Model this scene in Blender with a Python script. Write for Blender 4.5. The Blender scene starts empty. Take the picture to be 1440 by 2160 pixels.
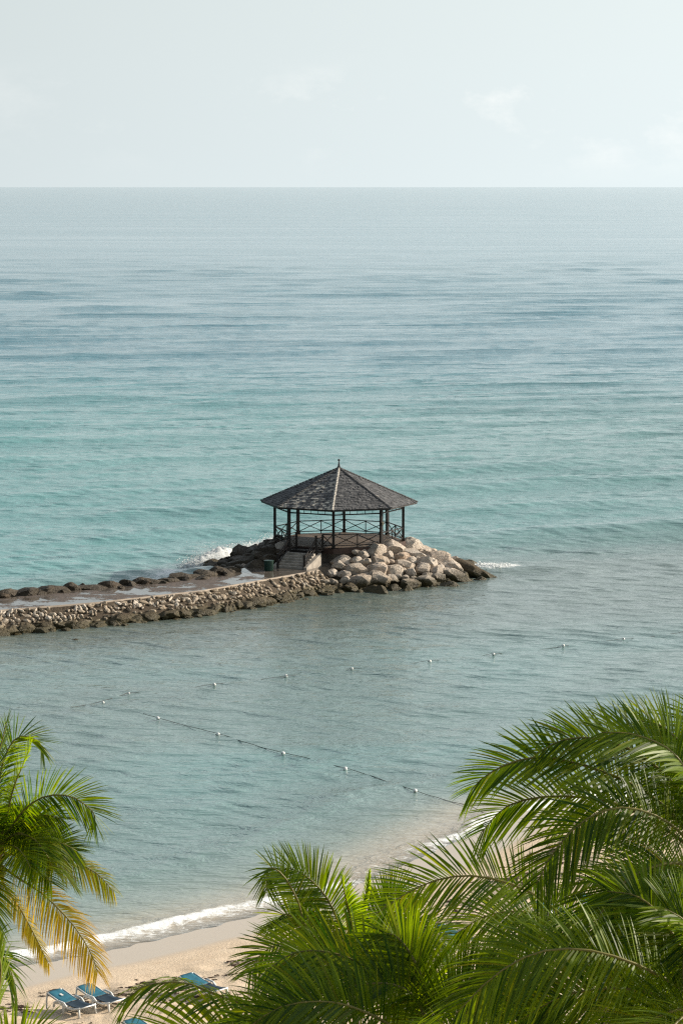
import bpy, bmesh, math, random
import numpy as np
from mathutils import Vector, noise, Matrix, Quaternion

R = math.radians
random.seed(11)
rng = np.random.default_rng(11)
scene = bpy.context.scene
C = scene.collection

# ------------------------------------------------------------------ camera
F_PX = 5900.0            # focal length in pixels of the 1440 x 2160 photograph
CAM_Z = 30.0
PITCH = math.atan(688.9 / F_PX)
cam_d = bpy.data.cameras.new('camera')
cam_d.sensor_fit = 'VERTICAL'
cam_d.sensor_height = 36.0
cam_d.sensor_width = 24.0
cam_d.lens = F_PX / 2160.0 * 36.0
cam_d.clip_start = 0.5
cam_d.clip_end = 120000.0
cam = bpy.data.objects.new('camera', cam_d)
C.objects.link(cam)
cam.location = (0, 0, CAM_Z)
cam.rotation_euler = (math.pi / 2 - PITCH, 0, 0)
scene.camera = cam

# ------------------------------------------------------------------ light
SUN_AZ, SUN_EL = R(68), R(23)       # azimuth clockwise from the viewing direction
SKY_STRENGTH = 0.10
SUN_STRENGTH = 5.0
EXPOSURE = 0.56
sun_dir = Vector((math.sin(SUN_AZ) * math.cos(SUN_EL), math.cos(SUN_AZ) * math.cos(SUN_EL), math.sin(SUN_EL)))
sd = bpy.data.lights.new('sun', 'SUN')
sd.energy = SUN_STRENGTH
sd.angle = R(0.6)
sd.color = (1.0, 0.89, 0.75)
sun = bpy.data.objects.new('sun', sd)
C.objects.link(sun)
sun.location = (60, 60, 60)
sun.rotation_euler = (-sun_dir).to_track_quat('-Z', 'Y').to_euler()

world = bpy.data.worlds.new('World')
scene.world = world
world.use_nodes = True
wn, wl = world.node_tree.nodes, world.node_tree.links
wn.clear()


def nd(ns, t, **kw):
    n = ns.new(t)
    for k, v in kw.items():
        if k.startswith('i_'):
            key = k[2:]
            key = int(key) if key.isdigit() else key.replace('_', ' ')
            n.inputs[key].default_value = v
        else:
            setattr(n, k, v)
    return n


def ramp(ns, pts, interp='LINEAR'):
    n = ns.new('ShaderNodeValToRGB')
    el = n.color_ramp.elements
    n.color_ramp.interpolation = interp
    while len(el) < len(pts):
        el.new(0.5)
    for e, (p, c) in zip(el, pts):
        e.position = p
        e.color = (*c, 1) if len(c) == 3 else c
    return n


sky = nd(wn, 'ShaderNodeTexSky', sky_type='NISHITA', sun_disc=False, sun_elevation=SUN_EL, sun_rotation=SUN_AZ,
         altitude=20.0, air_density=1.0, dust_density=3.0, ozone_density=0.6)
tc = nd(wn, 'ShaderNodeTexCoord')
sep = nd(wn, 'ShaderNodeSeparateXYZ')
wl.new(tc.outputs['Generated'], sep.inputs[0])
# pale sea haze, thickest at the horizon, thinning with height all the way round
hz = ramp(wn, [(0.0, (0.97,) * 3), (0.04, (0.93,) * 3), (0.12, (0.78,) * 3), (0.4, (0.74,) * 3), (1.0, (0.35,) * 3)])
wl.new(sep.outputs['Z'], hz.inputs[0])
hzc = nd(wn, 'ShaderNodeMix', data_type='RGBA', blend_type='MIX')
# the haze glows towards the sun's side
hd = nd(wn, 'ShaderNodeVectorMath', operation='DOT_PRODUCT')
hd.inputs[1].default_value = (math.sin(SUN_AZ), math.cos(SUN_AZ), 0)
wl.new(tc.outputs['Generated'], hd.inputs[0])
h1 = nd(wn, 'ShaderNodeMapRange', i_1=-1.0, i_2=1.0, i_3=0.0, i_4=1.0)
wl.new(hd.outputs['Value'], h1.inputs[0])
h2 = nd(wn, 'ShaderNodeMath', operation='POWER', i_1=1.2)
wl.new(h1.outputs[0], h2.inputs[0])
h3 = nd(wn, 'ShaderNodeMath', operation='MULTIPLY_ADD', i_1=1.45, i_2=0.08)
wl.new(h2.outputs[0], h3.inputs[0])
hvm = nd(wn, 'ShaderNodeVectorMath', operation='SCALE')
hvm.inputs[0].default_value = (5.3, 5.9, 6.02)
wl.new(h3.outputs[0], hvm.inputs['Scale'])
wl.new(hvm.outputs[0], hzc.inputs['B'])
wl.new(hz.outputs[0], hzc.inputs['Factor'])
wl.new(sky.outputs[0], hzc.inputs['A'])
# faint cumulus low over the sea
cmap = nd(wn, 'ShaderNodeMapping')
cmap.inputs['Scale'].default_value = (15, 15, 26)
cmap.inputs['Location'].default_value = (3.35, 0.0, 0.35)
wl.new(tc.outputs['Generated'], cmap.inputs[0])
cn = nd(wn, 'ShaderNodeTexNoise', i_Scale=1.0, i_Detail=9.0, i_Roughness=0.62)
wl.new(cmap.outputs[0], cn.inputs['Vector'])
cr = ramp(wn, [(0.53, (0,) * 3), (0.66, (1,) * 3)])
wl.new(cn.outputs[0], cr.inputs[0])
cb = ramp(wn, [(0.0, (0.0,) * 3), (0.012, (0.45,) * 3), (0.034, (0.8,) * 3), (0.044, (0.0,) * 3)])
wl.new(sep.outputs['Z'], cb.inputs[0])
cm = nd(wn, 'ShaderNodeMath', operation='MULTIPLY')
wl.new(cr.outputs[0], cm.inputs[0])
wl.new(cb.outputs[0], cm.inputs[1])
cm2 = nd(wn, 'ShaderNodeMath', operation='MULTIPLY', i_1=0.6)
cx_ = ramp(wn, [(0.47, (0.25,) * 3), (0.53, (1.0,) * 3)])
cxm = nd(wn, 'ShaderNodeMath', operation='MULTIPLY_ADD', i_1=0.5, i_2=0.5)
wl.new(sep.outputs['X'], cxm.inputs[0])
wl.new(cxm.outputs[0], cx_.inputs[0])
cm3 = nd(wn, 'ShaderNodeMath', operation='MULTIPLY')
wl.new(cm.outputs[0], cm3.inputs[0])
wl.new(cx_.outputs[0], cm3.inputs[1])
wl.new(cm3.outputs[0], cm2.inputs[0])
cmx = nd(wn, 'ShaderNodeMix', data_type='RGBA')
cmx.inputs['B'].default_value = (8.0, 7.9, 7.6, 1)
wl.new(cm2.outputs[0], cmx.inputs['Factor'])
wl.new(hzc.outputs['Result'], cmx.inputs['A'])
bg = nd(wn, 'ShaderNodeBackground', i_Strength=SKY_STRENGTH)
wl.new(cmx.outputs['Result'], bg.inputs[0])
wo = nd(wn, 'ShaderNodeOutputWorld')
wl.new(bg.outputs[0], wo.inputs[0])

scene.view_settings.view_transform = 'Standard'
scene.view_settings.look = 'None'
scene.view_settings.exposure = EXPOSURE
scene.view_settings.gamma = 1.0
scene.view_settings.use_curve_mapping = False
scene.render.engine = 'CYCLES'
scene.cycles.max_bounces = 6
scene.cycles.transparent_max_bounces = 8
scene.cycles.use_denoising = False
scene.cycles.filter_width = 1.25
scene.cycles.sample_clamp_indirect = 6.0
scene.cycles.caustics_reflective = False
scene.cycles.caustics_refractive = False


# ------------------------------------------------------------------ survey helpers: a bearing in the photograph to a place in the world
def ray(px, py):
    a, b = px - 720.0, 1080.0 - py
    return Vector((a, F_PX * math.cos(PITCH) + b * math.sin(PITCH), -F_PX * math.sin(PITCH) + b * math.cos(PITCH)))


def G(px, py, z=0.0):
    d = ray(px, py)
    t = (z - CAM_Z) / d.z
    return Vector((d.x * t, d.y * t, z))


def Q(px, py, Y):
    d = ray(px, py)
    t = Y / d.y
    return Vector((d.x * t, Y, CAM_Z + d.z * t))


# ------------------------------------------------------------------ object helpers
def link(name, me, mat=None, parent=None, kind=None):
    o = bpy.data.objects.new(name, me)
    C.objects.link(o)
    if mat is not None and me is not None and not me.materials:
        me.materials.append(mat)
    if parent is not None:
        o.parent = parent
    if kind:
        o['kind'] = kind
    return o


def tag(o, label, cat, group=None):
    o['label'] = label
    o['category'] = cat
    if group:
        o['group'] = group
    return o


def thing(name, label, cat, loc=(0, 0, 0), rz=0.0, group=None):
    o = bpy.data.objects.new(name, None)
    o.empty_display_size = 0.3
    C.objects.link(o)
    o.location = loc
    o.rotation_euler = (0, 0, rz)
    return tag(o, label, cat, group)


def np_mesh(name, verts, faces, smooth=True, attrs=None):
    """faces: (n,k) int array, k = 3 or 4"""
    me = bpy.data.meshes.new(name)
    verts = np.asarray(verts, np.float32)
    faces = np.asarray(faces, np.int32)
    n, k = faces.shape
    me.vertices.add(len(verts))
    me.vertices.foreach_set('co', verts.ravel())
    me.loops.add(n * k)
    me.loops.foreach_set('vertex_index', faces.ravel())
    me.polygons.add(n)
    me.polygons.foreach_set('loop_start', np.arange(0, n * k, k, dtype=np.int32))
    try:
        me.polygons.foreach_set('loop_total', np.full(n, k, np.int32))
    except Exception:
        pass
    me.update(calc_edges=True)
    me.polygons.foreach_set('use_smooth', np.full(n, smooth))
    if attrs:
        for an, (typ, data) in attrs.items():
            a = me.attributes.new(an, typ, 'POINT')
            data = np.asarray(data, np.float32)
            if typ == 'FLOAT':
                a.data.foreach_set('value', data)
            else:
                if data.shape[1] == 3:
                    data = np.hstack([data, np.ones((len(data), 1), np.float32)])
                a.data.foreach_set('color', data.ravel())
    return me


class MB:
    """collects boxes, bars and tubes into one mesh"""

    def __init__(self):
        self.v, self.f = [], []

    def add(self, vs, fs):
        b = len(self.v)
        self.v += [tuple(v) for v in vs]
        self.f += [tuple(i + b for i in f) for f in fs]

    def box(self, c, s, M=None):
        x, y, z = s[0] / 2, s[1] / 2, s[2] / 2
        vs = [Vector((a * x, b * y, d * z)) for a in (-1, 1) for b in (-1, 1) for d in (-1, 1)]
        vs = [(M @ v if M else v) + Vector(c) for v in vs]
        self.add(vs, [(0, 1, 3, 2), (4, 6, 7, 5), (0, 4, 5, 1), (2, 3, 7, 6), (0, 2, 6, 4), (1, 5, 7, 3)])

    def bar(self, a, b, w, h=None, up=(0, 0, 1)):
        a, b = Vector(a), Vector(b)
        h = h or w
        t = (b - a).normalized()
        s = t.cross(Vector(up))
        if s.length < 1e-4:
            s = t.cross(Vector((1, 0, 0)))
        s.normalize()
        n = s.cross(t)
        vs = [p + s * (i * w / 2) + n * (j * h / 2) for p in (a, b) for i, j in ((-1, -1), (1, -1), (1, 1), (-1, 1))]
        self.add(vs, [(3, 2, 1, 0), (4, 5, 6, 7), (0, 1, 5, 4), (1, 2, 6, 5), (2, 3, 7, 6), (3, 0, 4, 7)])

    def tube(self, pts, rad, seg=8, cap=True):
        pts = [Vector(p) for p in pts]
        rads = rad if isinstance(rad, (list, tuple)) else [rad] * len(pts)
        vs, fs = [], []
        prev = None
        for i, p in enumerate(pts):
            t = (pts[min(i + 1, len(pts) - 1)] - pts[max(i - 1, 0)]).normalized()
            if prev is None:
                s = t.cross(Vector((0, 0, 1)))
                if s.length < 1e-3:
                    s = Vector((1, 0, 0))
            else:
                s = prev - t * prev.dot(t)
            s.normalize()
            prev = s
            n = t.cross(s)
            for k in range(seg):
                a = 2 * math.pi * k / seg
                vs.append(p + (s * math.cos(a) + n * math.sin(a)) * rads[i])
        for i in range(len(pts) - 1):
            for k in range(seg):
                k2 = (k + 1) % seg
                fs.append((i * seg + k, i * seg + k2, (i + 1) * seg + k2, (i + 1) * seg + k))
        if cap:
            fs.append(tuple(reversed(range(seg))))
            fs.append(tuple(range((len(pts) - 1) * seg, len(pts) * seg)))
        self.add(vs, fs)

    def mesh(self, name, smooth=False):
        me = bpy.data.meshes.new(name)
        me.from_pydata(self.v, [], self.f)
        me.update()
        if smooth:
            me.polygons.foreach_set('use_smooth', [True] * len(me.polygons))
        return me

    def build(self, name, mat, parent=None, kind=None, smooth=False, bevel=0.0):
        o = link(name, self.mesh(name, smooth), mat, parent, kind)
        if bevel:
            m = o.modifiers.new('edge', 'BEVEL')
            m.width = bevel
            m.segments = 2
            m.limit_method = 'ANGLE'
        return o


# ------------------------------------------------------------------ materials
def new_mat(name):
    m = bpy.data.materials.new(name)
    m.use_nodes = True
    m.node_tree.nodes.clear()
    return m, m.node_tree.nodes, m.node_tree.links


def simple_mat(name, col, rough=0.7, var=0.15, scale=3.0, bump=0.0, bscale=30.0, spec=0.3, obj_var=0.0):
    m, n, l = new_mat(name)
    p = nd(n, 'ShaderNodeBsdfPrincipled', i_Roughness=rough)
    p.inputs['Specular IOR Level'].default_value = spec
    g = nd(n, 'ShaderNodeNewGeometry')
    tx = nd(n, 'ShaderNodeTexNoise', i_Scale=scale, i_Detail=5.0)
    l.new(g.outputs['Position'], tx.inputs['Vector'])
    r = ramp(n, [(0.3, tuple(c * (1 - var) for c in col)), (0.7, tuple(min(1, c * (1 + var)) for c in col))])
    l.new(tx.outputs[0], r.inputs[0])
    src = r.outputs[0]
    if obj_var:
        oi = nd(n, 'ShaderNodeObjectInfo')
        mr = nd(n, 'ShaderNodeMapRange', i_3=1 - obj_var, i_4=1 + obj_var)
        l.new(oi.outputs['Random'], mr.inputs[0])
        hv = nd(n, 'ShaderNodeHueSaturation')
        l.new(mr.outputs[0], hv.inputs['Value'])
        l.new(src, hv.inputs['Color'])
        src = hv.outputs[0]
    l.new(src, p.inputs['Base Color'])
    if bump:
        t2 = nd(n, 'ShaderNodeTexNoise', i_Scale=bscale, i_Detail=6.0)
        l.new(g.outputs['Position'], t2.inputs['Vector'])
        b = nd(n, 'ShaderNodeBump', i_Strength=bump, i_Distance=0.02)
        l.new(t2.outputs[0], b.inputs['Height'])
        l.new(b.outputs[0], p.inputs['Normal'])
    o = nd(n, 'ShaderNodeOutputMaterial')
    l.new(p.outputs[0], o.inputs[0])
    return m


def rock_mat(name, cols, wet_z=(0.35, 0.8), wet_col=(0.055, 0.05, 0.022), bump=0.6, dist=0.08, rough=0.85, stain=0.0):
    """limestone: pale crust, ochre patches, dark pits and a weed-stained tide line"""
    m, n, l = new_mat(name)
    p = nd(n, 'ShaderNodeBsdfPrincipled', i_Roughness=rough)
    p.inputs['Specular IOR Level'].default_value = 0.25
    g = nd(n, 'ShaderNodeNewGeometry')
    oi = nd(n, 'ShaderNodeObjectInfo')
    big = nd(n, 'ShaderNodeTexNoise', i_Scale=1.1, i_Detail=6.0, i_Roughness=0.65)
    l.new(g.outputs['Position'], big.inputs['Vector'])
    r1 = ramp(n, [(0.32, cols[0]), (0.5, cols[1]), (0.68, cols[2])])
    l.new(big.outputs[0], r1.inputs[0])
    r2 = ramp(n, [(0.0, cols[1]), (0.35, cols[2]), (0.7, cols[0]), (0.86, cols[1]), (1.0, cols[3])])
    l.new(oi.outputs['Random'], r2.inputs[0])
    mx = nd(n, 'ShaderNodeMix', data_type='RGBA', i_Factor=0.45)
    l.new(r1.outputs[0], mx.inputs['A'])
    l.new(r2.outputs[0], mx.inputs['B'])
    fine = nd(n, 'ShaderNodeTexNoise', i_Scale=6.0, i_Detail=8.0, i_Roughness=0.75)
    l.new(g.outputs['Position'], fine.inputs['Vector'])
    r3 = ramp(n, [(0.36, (0.42, 0.40, 0.38)), (0.5, (0.92, 0.92, 0.92)), (0.7, (1.12, 1.1, 1.06))])
    l.new(fine.outputs[0], r3.inputs[0])
    m2 = nd(n, 'ShaderNodeMix', data_type='RGBA', blend_type='MULTIPLY', i_Factor=0.85)
    l.new(mx.outputs['Result'], m2.inputs['A'])
    l.new(r3.outputs[0], m2.inputs['B'])
    # tide stain
    sp = nd(n, 'ShaderNodeSeparateXYZ')
    l.new(g.outputs['Position'], sp.inputs[0])
    ad = nd(n, 'ShaderNodeMath', operation='MULTIPLY_ADD', i_1=-0.7, i_2=0.35)
    l.new(big.outputs[0], ad.inputs[0])
    a2 = nd(n, 'ShaderNodeMath', operation='ADD')
    l.new(sp.outputs['Z'], a2.inputs[0])
    l.new(ad.outputs[0], a2.inputs[1])
    mr = nd(n, 'ShaderNodeMapRange', i_1=wet_z[0], i_2=wet_z[1], i_3=1.0, i_4=0.0)
    l.new(a2.outputs[0], mr.inputs[0])
    m3 = nd(n, 'ShaderNodeMix', data_type='RGBA')
    wr = ramp(n, [(0.35, wet_col), (0.65, (wet_col[0] * 2.4, wet_col[1] * 2.1, wet_col[2] * 1.7))])
    l.new(fine.outputs[0], wr.inputs[0])
    l.new(mr.outputs[0], m3.inputs['Factor'])
    l.new(m2.outputs['Result'], m3.inputs['A'])
    l.new(wr.outputs[0], m3.inputs['B'])
    if stain:
        st = nd(n, 'ShaderNodeTexNoise', i_Scale=0.55, i_Detail=5.0, i_Roughness=0.65)
        l.new(g.outputs['Position'], st.inputs['Vector'])
        sr = ramp(n, [(0.40, (0.40, 0.36, 0.30)), (0.56, (1.0, 1.0, 1.0))])
        l.new(st.outputs[0], sr.inputs[0])
        m4 = nd(n, 'ShaderNodeMix', data_type='RGBA', blend_type='MULTIPLY', i_Factor=stain)
        l.new(m3.outputs['Result'], m4.inputs['A'])
        l.new(sr.outputs[0], m4.inputs['B'])
        m3 = m4
    l.new(m3.outputs['Result'], p.inputs['Base Color'])
    rr = nd(n, 'ShaderNodeMapRange', i_3=rough, i_4=0.5)
    l.new(mr.outputs[0], rr.inputs[0])
    l.new(rr.outputs[0], p.inputs['Roughness'])
    vor = nd(n, 'ShaderNodeTexVoronoi', i_Scale=3.2, feature='DISTANCE_TO_EDGE')
    l.new(g.outputs['Position'], vor.inputs['Vector'])
    vr = ramp(n, [(0.0, (0,) * 3), (0.08, (1,) * 3)])
    l.new(vor.outputs[0], vr.inputs[0])
    bm_ = nd(n, 'ShaderNodeMath', operation='MULTIPLY_ADD', i_1=0.25)
    l.new(vr.outputs[0], bm_.inputs[0])
    l.new(fine.outputs[0], bm_.inputs[2])
    b = nd(n, 'ShaderNodeBump', i_Strength=bump, i_Distance=dist)
    l.new(bm_.outputs[0], b.inputs['Height'])
    l.new(b.outputs[0], p.inputs['Normal'])
    o = nd(n, 'ShaderNodeOutputMaterial')
    l.new(p.outputs[0], o.inputs[0])
    return m


M = {}
M['boulder'] = rock_mat('limestone_boulder', [(0.40, 0.315, 0.23), (0.54, 0.465, 0.385), (0.67, 0.60, 0.52), (0.46, 0.26, 0.135)], wet_z=(0.40, 0.90), wet_col=(0.032, 0.028, 0.012), bump=1.0, dist=0.13)
M['toe'] = rock_mat('weedy_rock', [(0.06, 0.044, 0.025), (0.09, 0.067, 0.04), (0.145, 0.108, 0.066), (0.16, 0.088, 0.042)], wet_z=(0.15, 0.75), wet_col=(0.032, 0.029, 0.013), bump=1.0, dist=0.12)
M['dark_rock'] = rock_mat('wet_shaded_rock', [(0.045, 0.035, 0.022), (0.06, 0.046, 0.029), (0.085, 0.065, 0.04), (0.10, 0.062, 0.03)], wet_z=(0.2, 0.9), rough=0.6, bump=1.0, dist=0.12)  # wet sea-side rock; on the mound its darkness paints in the gazebo's shade
M['stone'] = rock_mat('revetment_stone', [(0.32, 0.245, 0.165), (0.48, 0.40, 0.31), (0.66, 0.60, 0.52), (0.20, 0.15, 0.095)], wet_z=(0.2, 0.7), bump=0.8, dist=0.06, stain=0.45)
M['mortar'] = rock_mat('revetment_mortar', [(0.06, 0.045, 0.03), (0.085, 0.065, 0.043), (0.12, 0.092, 0.063), (0.08, 0.06, 0.04)], wet_z=(0.1, 0.5), bump=0.9)
M['core'] = rock_mat('mound_core', [(0.13, 0.11, 0.09), (0.16, 0.14, 0.11), (0.2, 0.17, 0.14), (0.15, 0.12, 0.08)])
M['concrete'] = simple_mat('old_concrete', (0.36, 0.32, 0.27), 0.9, 0.3, 2.0, 0.5, 18)
M['base'] = simple_mat('shaded_base', (0.16, 0.135, 0.11), 0.9, 0.35, 2.0, 0.5, 18)  # concrete darkened to carry the shade beneath the deck
M['curb'] = simple_mat('pale_kerb', (0.34, 0.28, 0.22), 0.85, 0.25, 1.5, 0.4, 20)
M['wood'] = simple_mat('dark_stained_wood', (0.016, 0.012, 0.010), 0.55, 0.3, 4.0, 0.3, 40, 0.35)
M['fascia'] = simple_mat('brown_fascia_wood', (0.055, 0.032, 0.024), 0.6, 0.3, 3.0, 0.3, 30, 0.3)
M['deck'] = simple_mat('weathered_deck', (0.115, 0.085, 0.06), 0.6, 0.35, 1.4, 0.35, 25, 0.35)
M['ridge'] = simple_mat('ridge_cap', (0.42, 0.39, 0.34), 0.85, 0.3, 6.0, 0.3, 25)
M['cap_dark'] = simple_mat('grey_hip_cap', (0.085, 0.083, 0.08), 0.85, 0.3, 6.0, 0.3, 25)
M['iron'] = simple_mat('finial_iron', (0.05, 0.05, 0.05), 0.5, 0.1)
M['bin'] = simple_mat('green_bin', (0.015, 0.05, 0.035), 0.45, 0.15, 3, 0, 30, 0.4)
M['white'] = simple_mat('white_resin', (0.75, 0.75, 0.73), 0.45, 0.06, 6, 0, 30, 0.4)
M['buoy'] = simple_mat('buoy_white', (0.78, 0.77, 0.73), 0.4, 0.06, 6)
M['rope'] = simple_mat('dark_rope', (0.05, 0.045, 0.04), 0.8, 0.4, 3)
M['sling'] = simple_mat('teal_sling', (0.015, 0.115, 0.17), 0.75, 0.22, 5, 0.2, 60)
M['sling_shade'] = simple_mat('shaded_sling', (0.012, 0.03, 0.05), 0.8, 0.2, 6)  # seat's shade put into a darker blue of the sling
M['wrack'] = simple_mat('dry_seaweed', (0.07, 0.045, 0.03), 0.9, 0.4, 3)
M['trunk'] = simple_mat('palm_trunk', (0.22, 0.18, 0.14), 0.9, 0.35, 3, 0.8, 12)
M['lamp'] = simple_mat('lamp_housing', (0.6, 0.52, 0.36), 0.5, 0.1)
M['print'] = simple_mat('sling_emblem', (0.7, 0.66, 0.6), 0.7, 0.1)


def shingle_material():
    m, n, l = new_mat('weathered_shingle')
    p = nd(n, 'ShaderNodeBsdfPrincipled', i_Roughness=0.8)
    p.inputs['Specular IOR Level'].default_value = 0.25
    a = nd(n, 'ShaderNodeAttribute', attribute_name='tone')
    r = ramp(n, [(0.0, (0.045, 0.046, 0.048)), (0.5, (0.105, 0.105, 0.107)), (0.85, (0.17, 0.167, 0.162)), (1.0, (0.50, 0.46, 0.39))])
    l.new(a.outputs['Fac'], r.inputs[0])
    g = nd(n, 'ShaderNodeNewGeometry')
    t = nd(n, 'ShaderNodeTexNoise', i_Scale=9.0, i_Detail=6.0)
    l.new(g.outputs['Position'], t.inputs['Vector'])
    r2 = ramp(n, [(0.3, (0.65,) * 3), (0.7, (1.25,) * 3)])
    l.new(t.outputs[0], r2.inputs[0])
    mx = nd(n, 'ShaderNodeMix', data_type='RGBA', blend_type='MULTIPLY', i_Factor=1.0)
    l.new(r.outputs[0], mx.inputs['A'])
    l.new(r2.outputs[0], mx.inputs['B'])
    l.new(mx.outputs['Result'], p.inputs['Base Color'])
    b = nd(n, 'ShaderNodeBump', i_Strength=0.5, i_Distance=0.02)
    l.new(t.outputs[0], b.inputs['Height'])
    l.new(b.outputs[0], p.inputs['Normal'])
    o = nd(n, 'ShaderNodeOutputMaterial')
    l.new(p.outputs[0], o.inputs[0])
    return m


M['shingle'] = shingle_material()


def leaf_material():
    m, n, l = new_mat('palm_leaf')
    a = nd(n, 'ShaderNodeAttribute', attribute_name='leafcol')
    p = nd(n, 'ShaderNodeBsdfPrincipled', i_Roughness=0.45)
    p.inputs['Specular IOR Level'].default_value = 0.2
    l.new(a.outputs['Color'], p.inputs['Base Color'])
    tr = nd(n, 'ShaderNodeBsdfTranslucent')
    hv = nd(n, 'ShaderNodeMix', data_type='RGBA', blend_type='MULTIPLY', i_Factor=1.0)
    hv.inputs['B'].default_value = (3.3, 3.0, 0.35, 1)
    l.new(a.outputs['Color'], hv.inputs['A'])
    l.new(hv.outputs['Result'], tr.inputs['Color'])
    mx = nd(n, 'ShaderNodeMixShader', i_0=0.46)
    l.new(p.outputs[0], mx.inputs[1])
    l.new(tr.outputs[0], mx.inputs[2])
    o = nd(n, 'ShaderNodeOutputMaterial')
    l.new(mx.outputs[0], o.inputs[0])
    return m


M['leaf'] = leaf_material()
M['rachis'] = simple_mat('palm_rachis', (0.17, 0.15, 0.035), 0.5, 0.2, 2)


def path_material():
    """wet concrete walk: shallow pools between drifts of brown weed and grit"""
    m, n, l = new_mat('wet_jetty_walk')
    p = nd(n, 'ShaderNodeBsdfPrincipled')
    g = nd(n, 'ShaderNodeNewGeometry')
    t = nd(n, 'ShaderNodeTexNoise', i_Scale=0.42, i_Detail=5.0, i_Roughness=0.6)
    l.new(g.outputs['Position'], t.inputs['Vector'])
    f = nd(n, 'ShaderNodeTexNoise', i_Scale=5.0, i_Detail=6.0, i_Roughness=0.7)
    l.new(g.outputs['Position'], f.inputs['Vector'])
    ad = nd(n, 'ShaderNodeMath', operation='MULTIPLY_ADD', i_1=0.35)
    l.new(f.outputs[0], ad.inputs[0])
    l.new(t.outputs[0], ad.inputs[2])
    r = ramp(n, [(0.69, (0,) * 3), (0.73, (1,) * 3)])
    l.new(ad.outputs[0], r.inputs[0])
    dc = ramp(n, [(0.35, (0.035, 0.025, 0.019)), (0.6, (0.11, 0.082, 0.064))])
    l.new(f.outputs[0], dc.inputs[0])
    mx = nd(n, 'ShaderNodeMix', data_type='RGBA')
    l.new(r.outputs[0], mx.inputs['Factor'])
    mx.inputs['A'].default_value = (0.10, 0.085, 0.07, 1)
    l.new(dc.outputs[0], mx.inputs['B'])
    l.new(mx.outputs['Result'], p.inputs['Base Color'])
    rr = nd(n, 'ShaderNodeMapRange', i_3=0.06, i_4=0.75)
    l.new(r.outputs[0], rr.inputs[0])
    l.new(rr.outputs[0], p.inputs['Roughness'])
    bs = nd(n, 'ShaderNodeMath', operation='MULTIPLY')
    l.new(r.outputs[0], bs.inputs[0])
    l.new(f.outputs[0], bs.inputs[1])
    b = nd(n, 'ShaderNodeBump', i_Strength=0.8, i_Distance=0.06)
    l.new(bs.outputs[0], b.inputs['Height'])
    l.new(b.outputs[0], p.inputs['Normal'])
    o = nd(n, 'ShaderNodeOutputMaterial')
    l.new(p.outputs[0], o.inputs[0])
    return m


M['path'] = path_material()


def sand_material():
    m, n, l = new_mat('beach_sand')
    p = nd(n, 'ShaderNodeBsdfPrincipled')
    p.inputs['Specular IOR Level'].default_value = 0.35
    g = nd(n, 'ShaderNodeNewGeometry')
    a = nd(n, 'ShaderNodeAttribute', attribute_name='wet')
    t = nd(n, 'ShaderNodeTexNoise', i_Scale=1.2, i_Detail=8.0, i_Roughness=0.7)
    l.new(g.outputs['Position'], t.inputs['Vector'])
    dry = ramp(n, [(0.3, (0.53, 0.41, 0.285)), (0.7, (0.68, 0.55, 0.405))])
    l.new(t.outputs[0], dry.inputs[0])
    mx = nd(n, 'ShaderNodeMix', data_type='RGBA')
    l.new(a.outputs['Fac'], mx.inputs['Factor'])
    l.new(dry.outputs[0], mx.inputs['A'])
    mx.inputs['B'].default_value = (0.50, 0.405, 0.30, 1)
    l.new(mx.outputs['Result'], p.inputs['Base Color'])
    rr = nd(n, 'ShaderNodeMapRange', i_3=0.95, i_4=0.22)
    l.new(a.outputs['Fac'], rr.inputs[0])
    l.new(rr.outputs[0], p.inputs['Roughness'])
    f = nd(n, 'ShaderNodeTexNoise', i_Scale=9.0, i_Detail=7.0, i_Roughness=0.7)
    l.new(g.outputs['Position'], f.inputs['Vector'])
    inv = nd(n, 'ShaderNodeMapRange', i_3=0.9, i_4=0.03)
    l.new(a.outputs['Fac'], inv.inputs[0])
    b = nd(n, 'ShaderNodeBump', i_Distance=0.05)
    l.new(inv.outputs[0], b.inputs['Strength'])
    l.new(f.outputs[0], b.inputs['Height'])
    l.new(b.outputs[0], p.inputs['Normal'])
    o = nd(n, 'ShaderNodeOutputMaterial')
    l.new(p.outputs[0], o.inputs[0])
    return m


M['sand'] = sand_material()


def foam_material():
    m, n, l = new_mat('white_foam')
    p = nd(n, 'ShaderNodeBsdfPrincipled', i_Roughness=0.8)
    p.inputs['Base Color'].default_value = (0.85, 0.88, 0.88, 1)
    p.inputs['Subsurface Weight'].default_value = 0.0
    tr = nd(n, 'ShaderNodeBsdfTranslucent')
    tr.inputs['Color'].default_value = (0.9, 0.92, 0.92, 1)
    mx = nd(n, 'ShaderNodeMixShader', i_0=0.4)
    l.new(p.outputs[0], mx.inputs[1])
    l.new(tr.outputs[0], mx.inputs[2])
    o = nd(n, 'ShaderNodeOutputMaterial')
    l.new(mx.outputs[0], o.inputs[0])
    return m


M['foam'] = foam_material()


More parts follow.
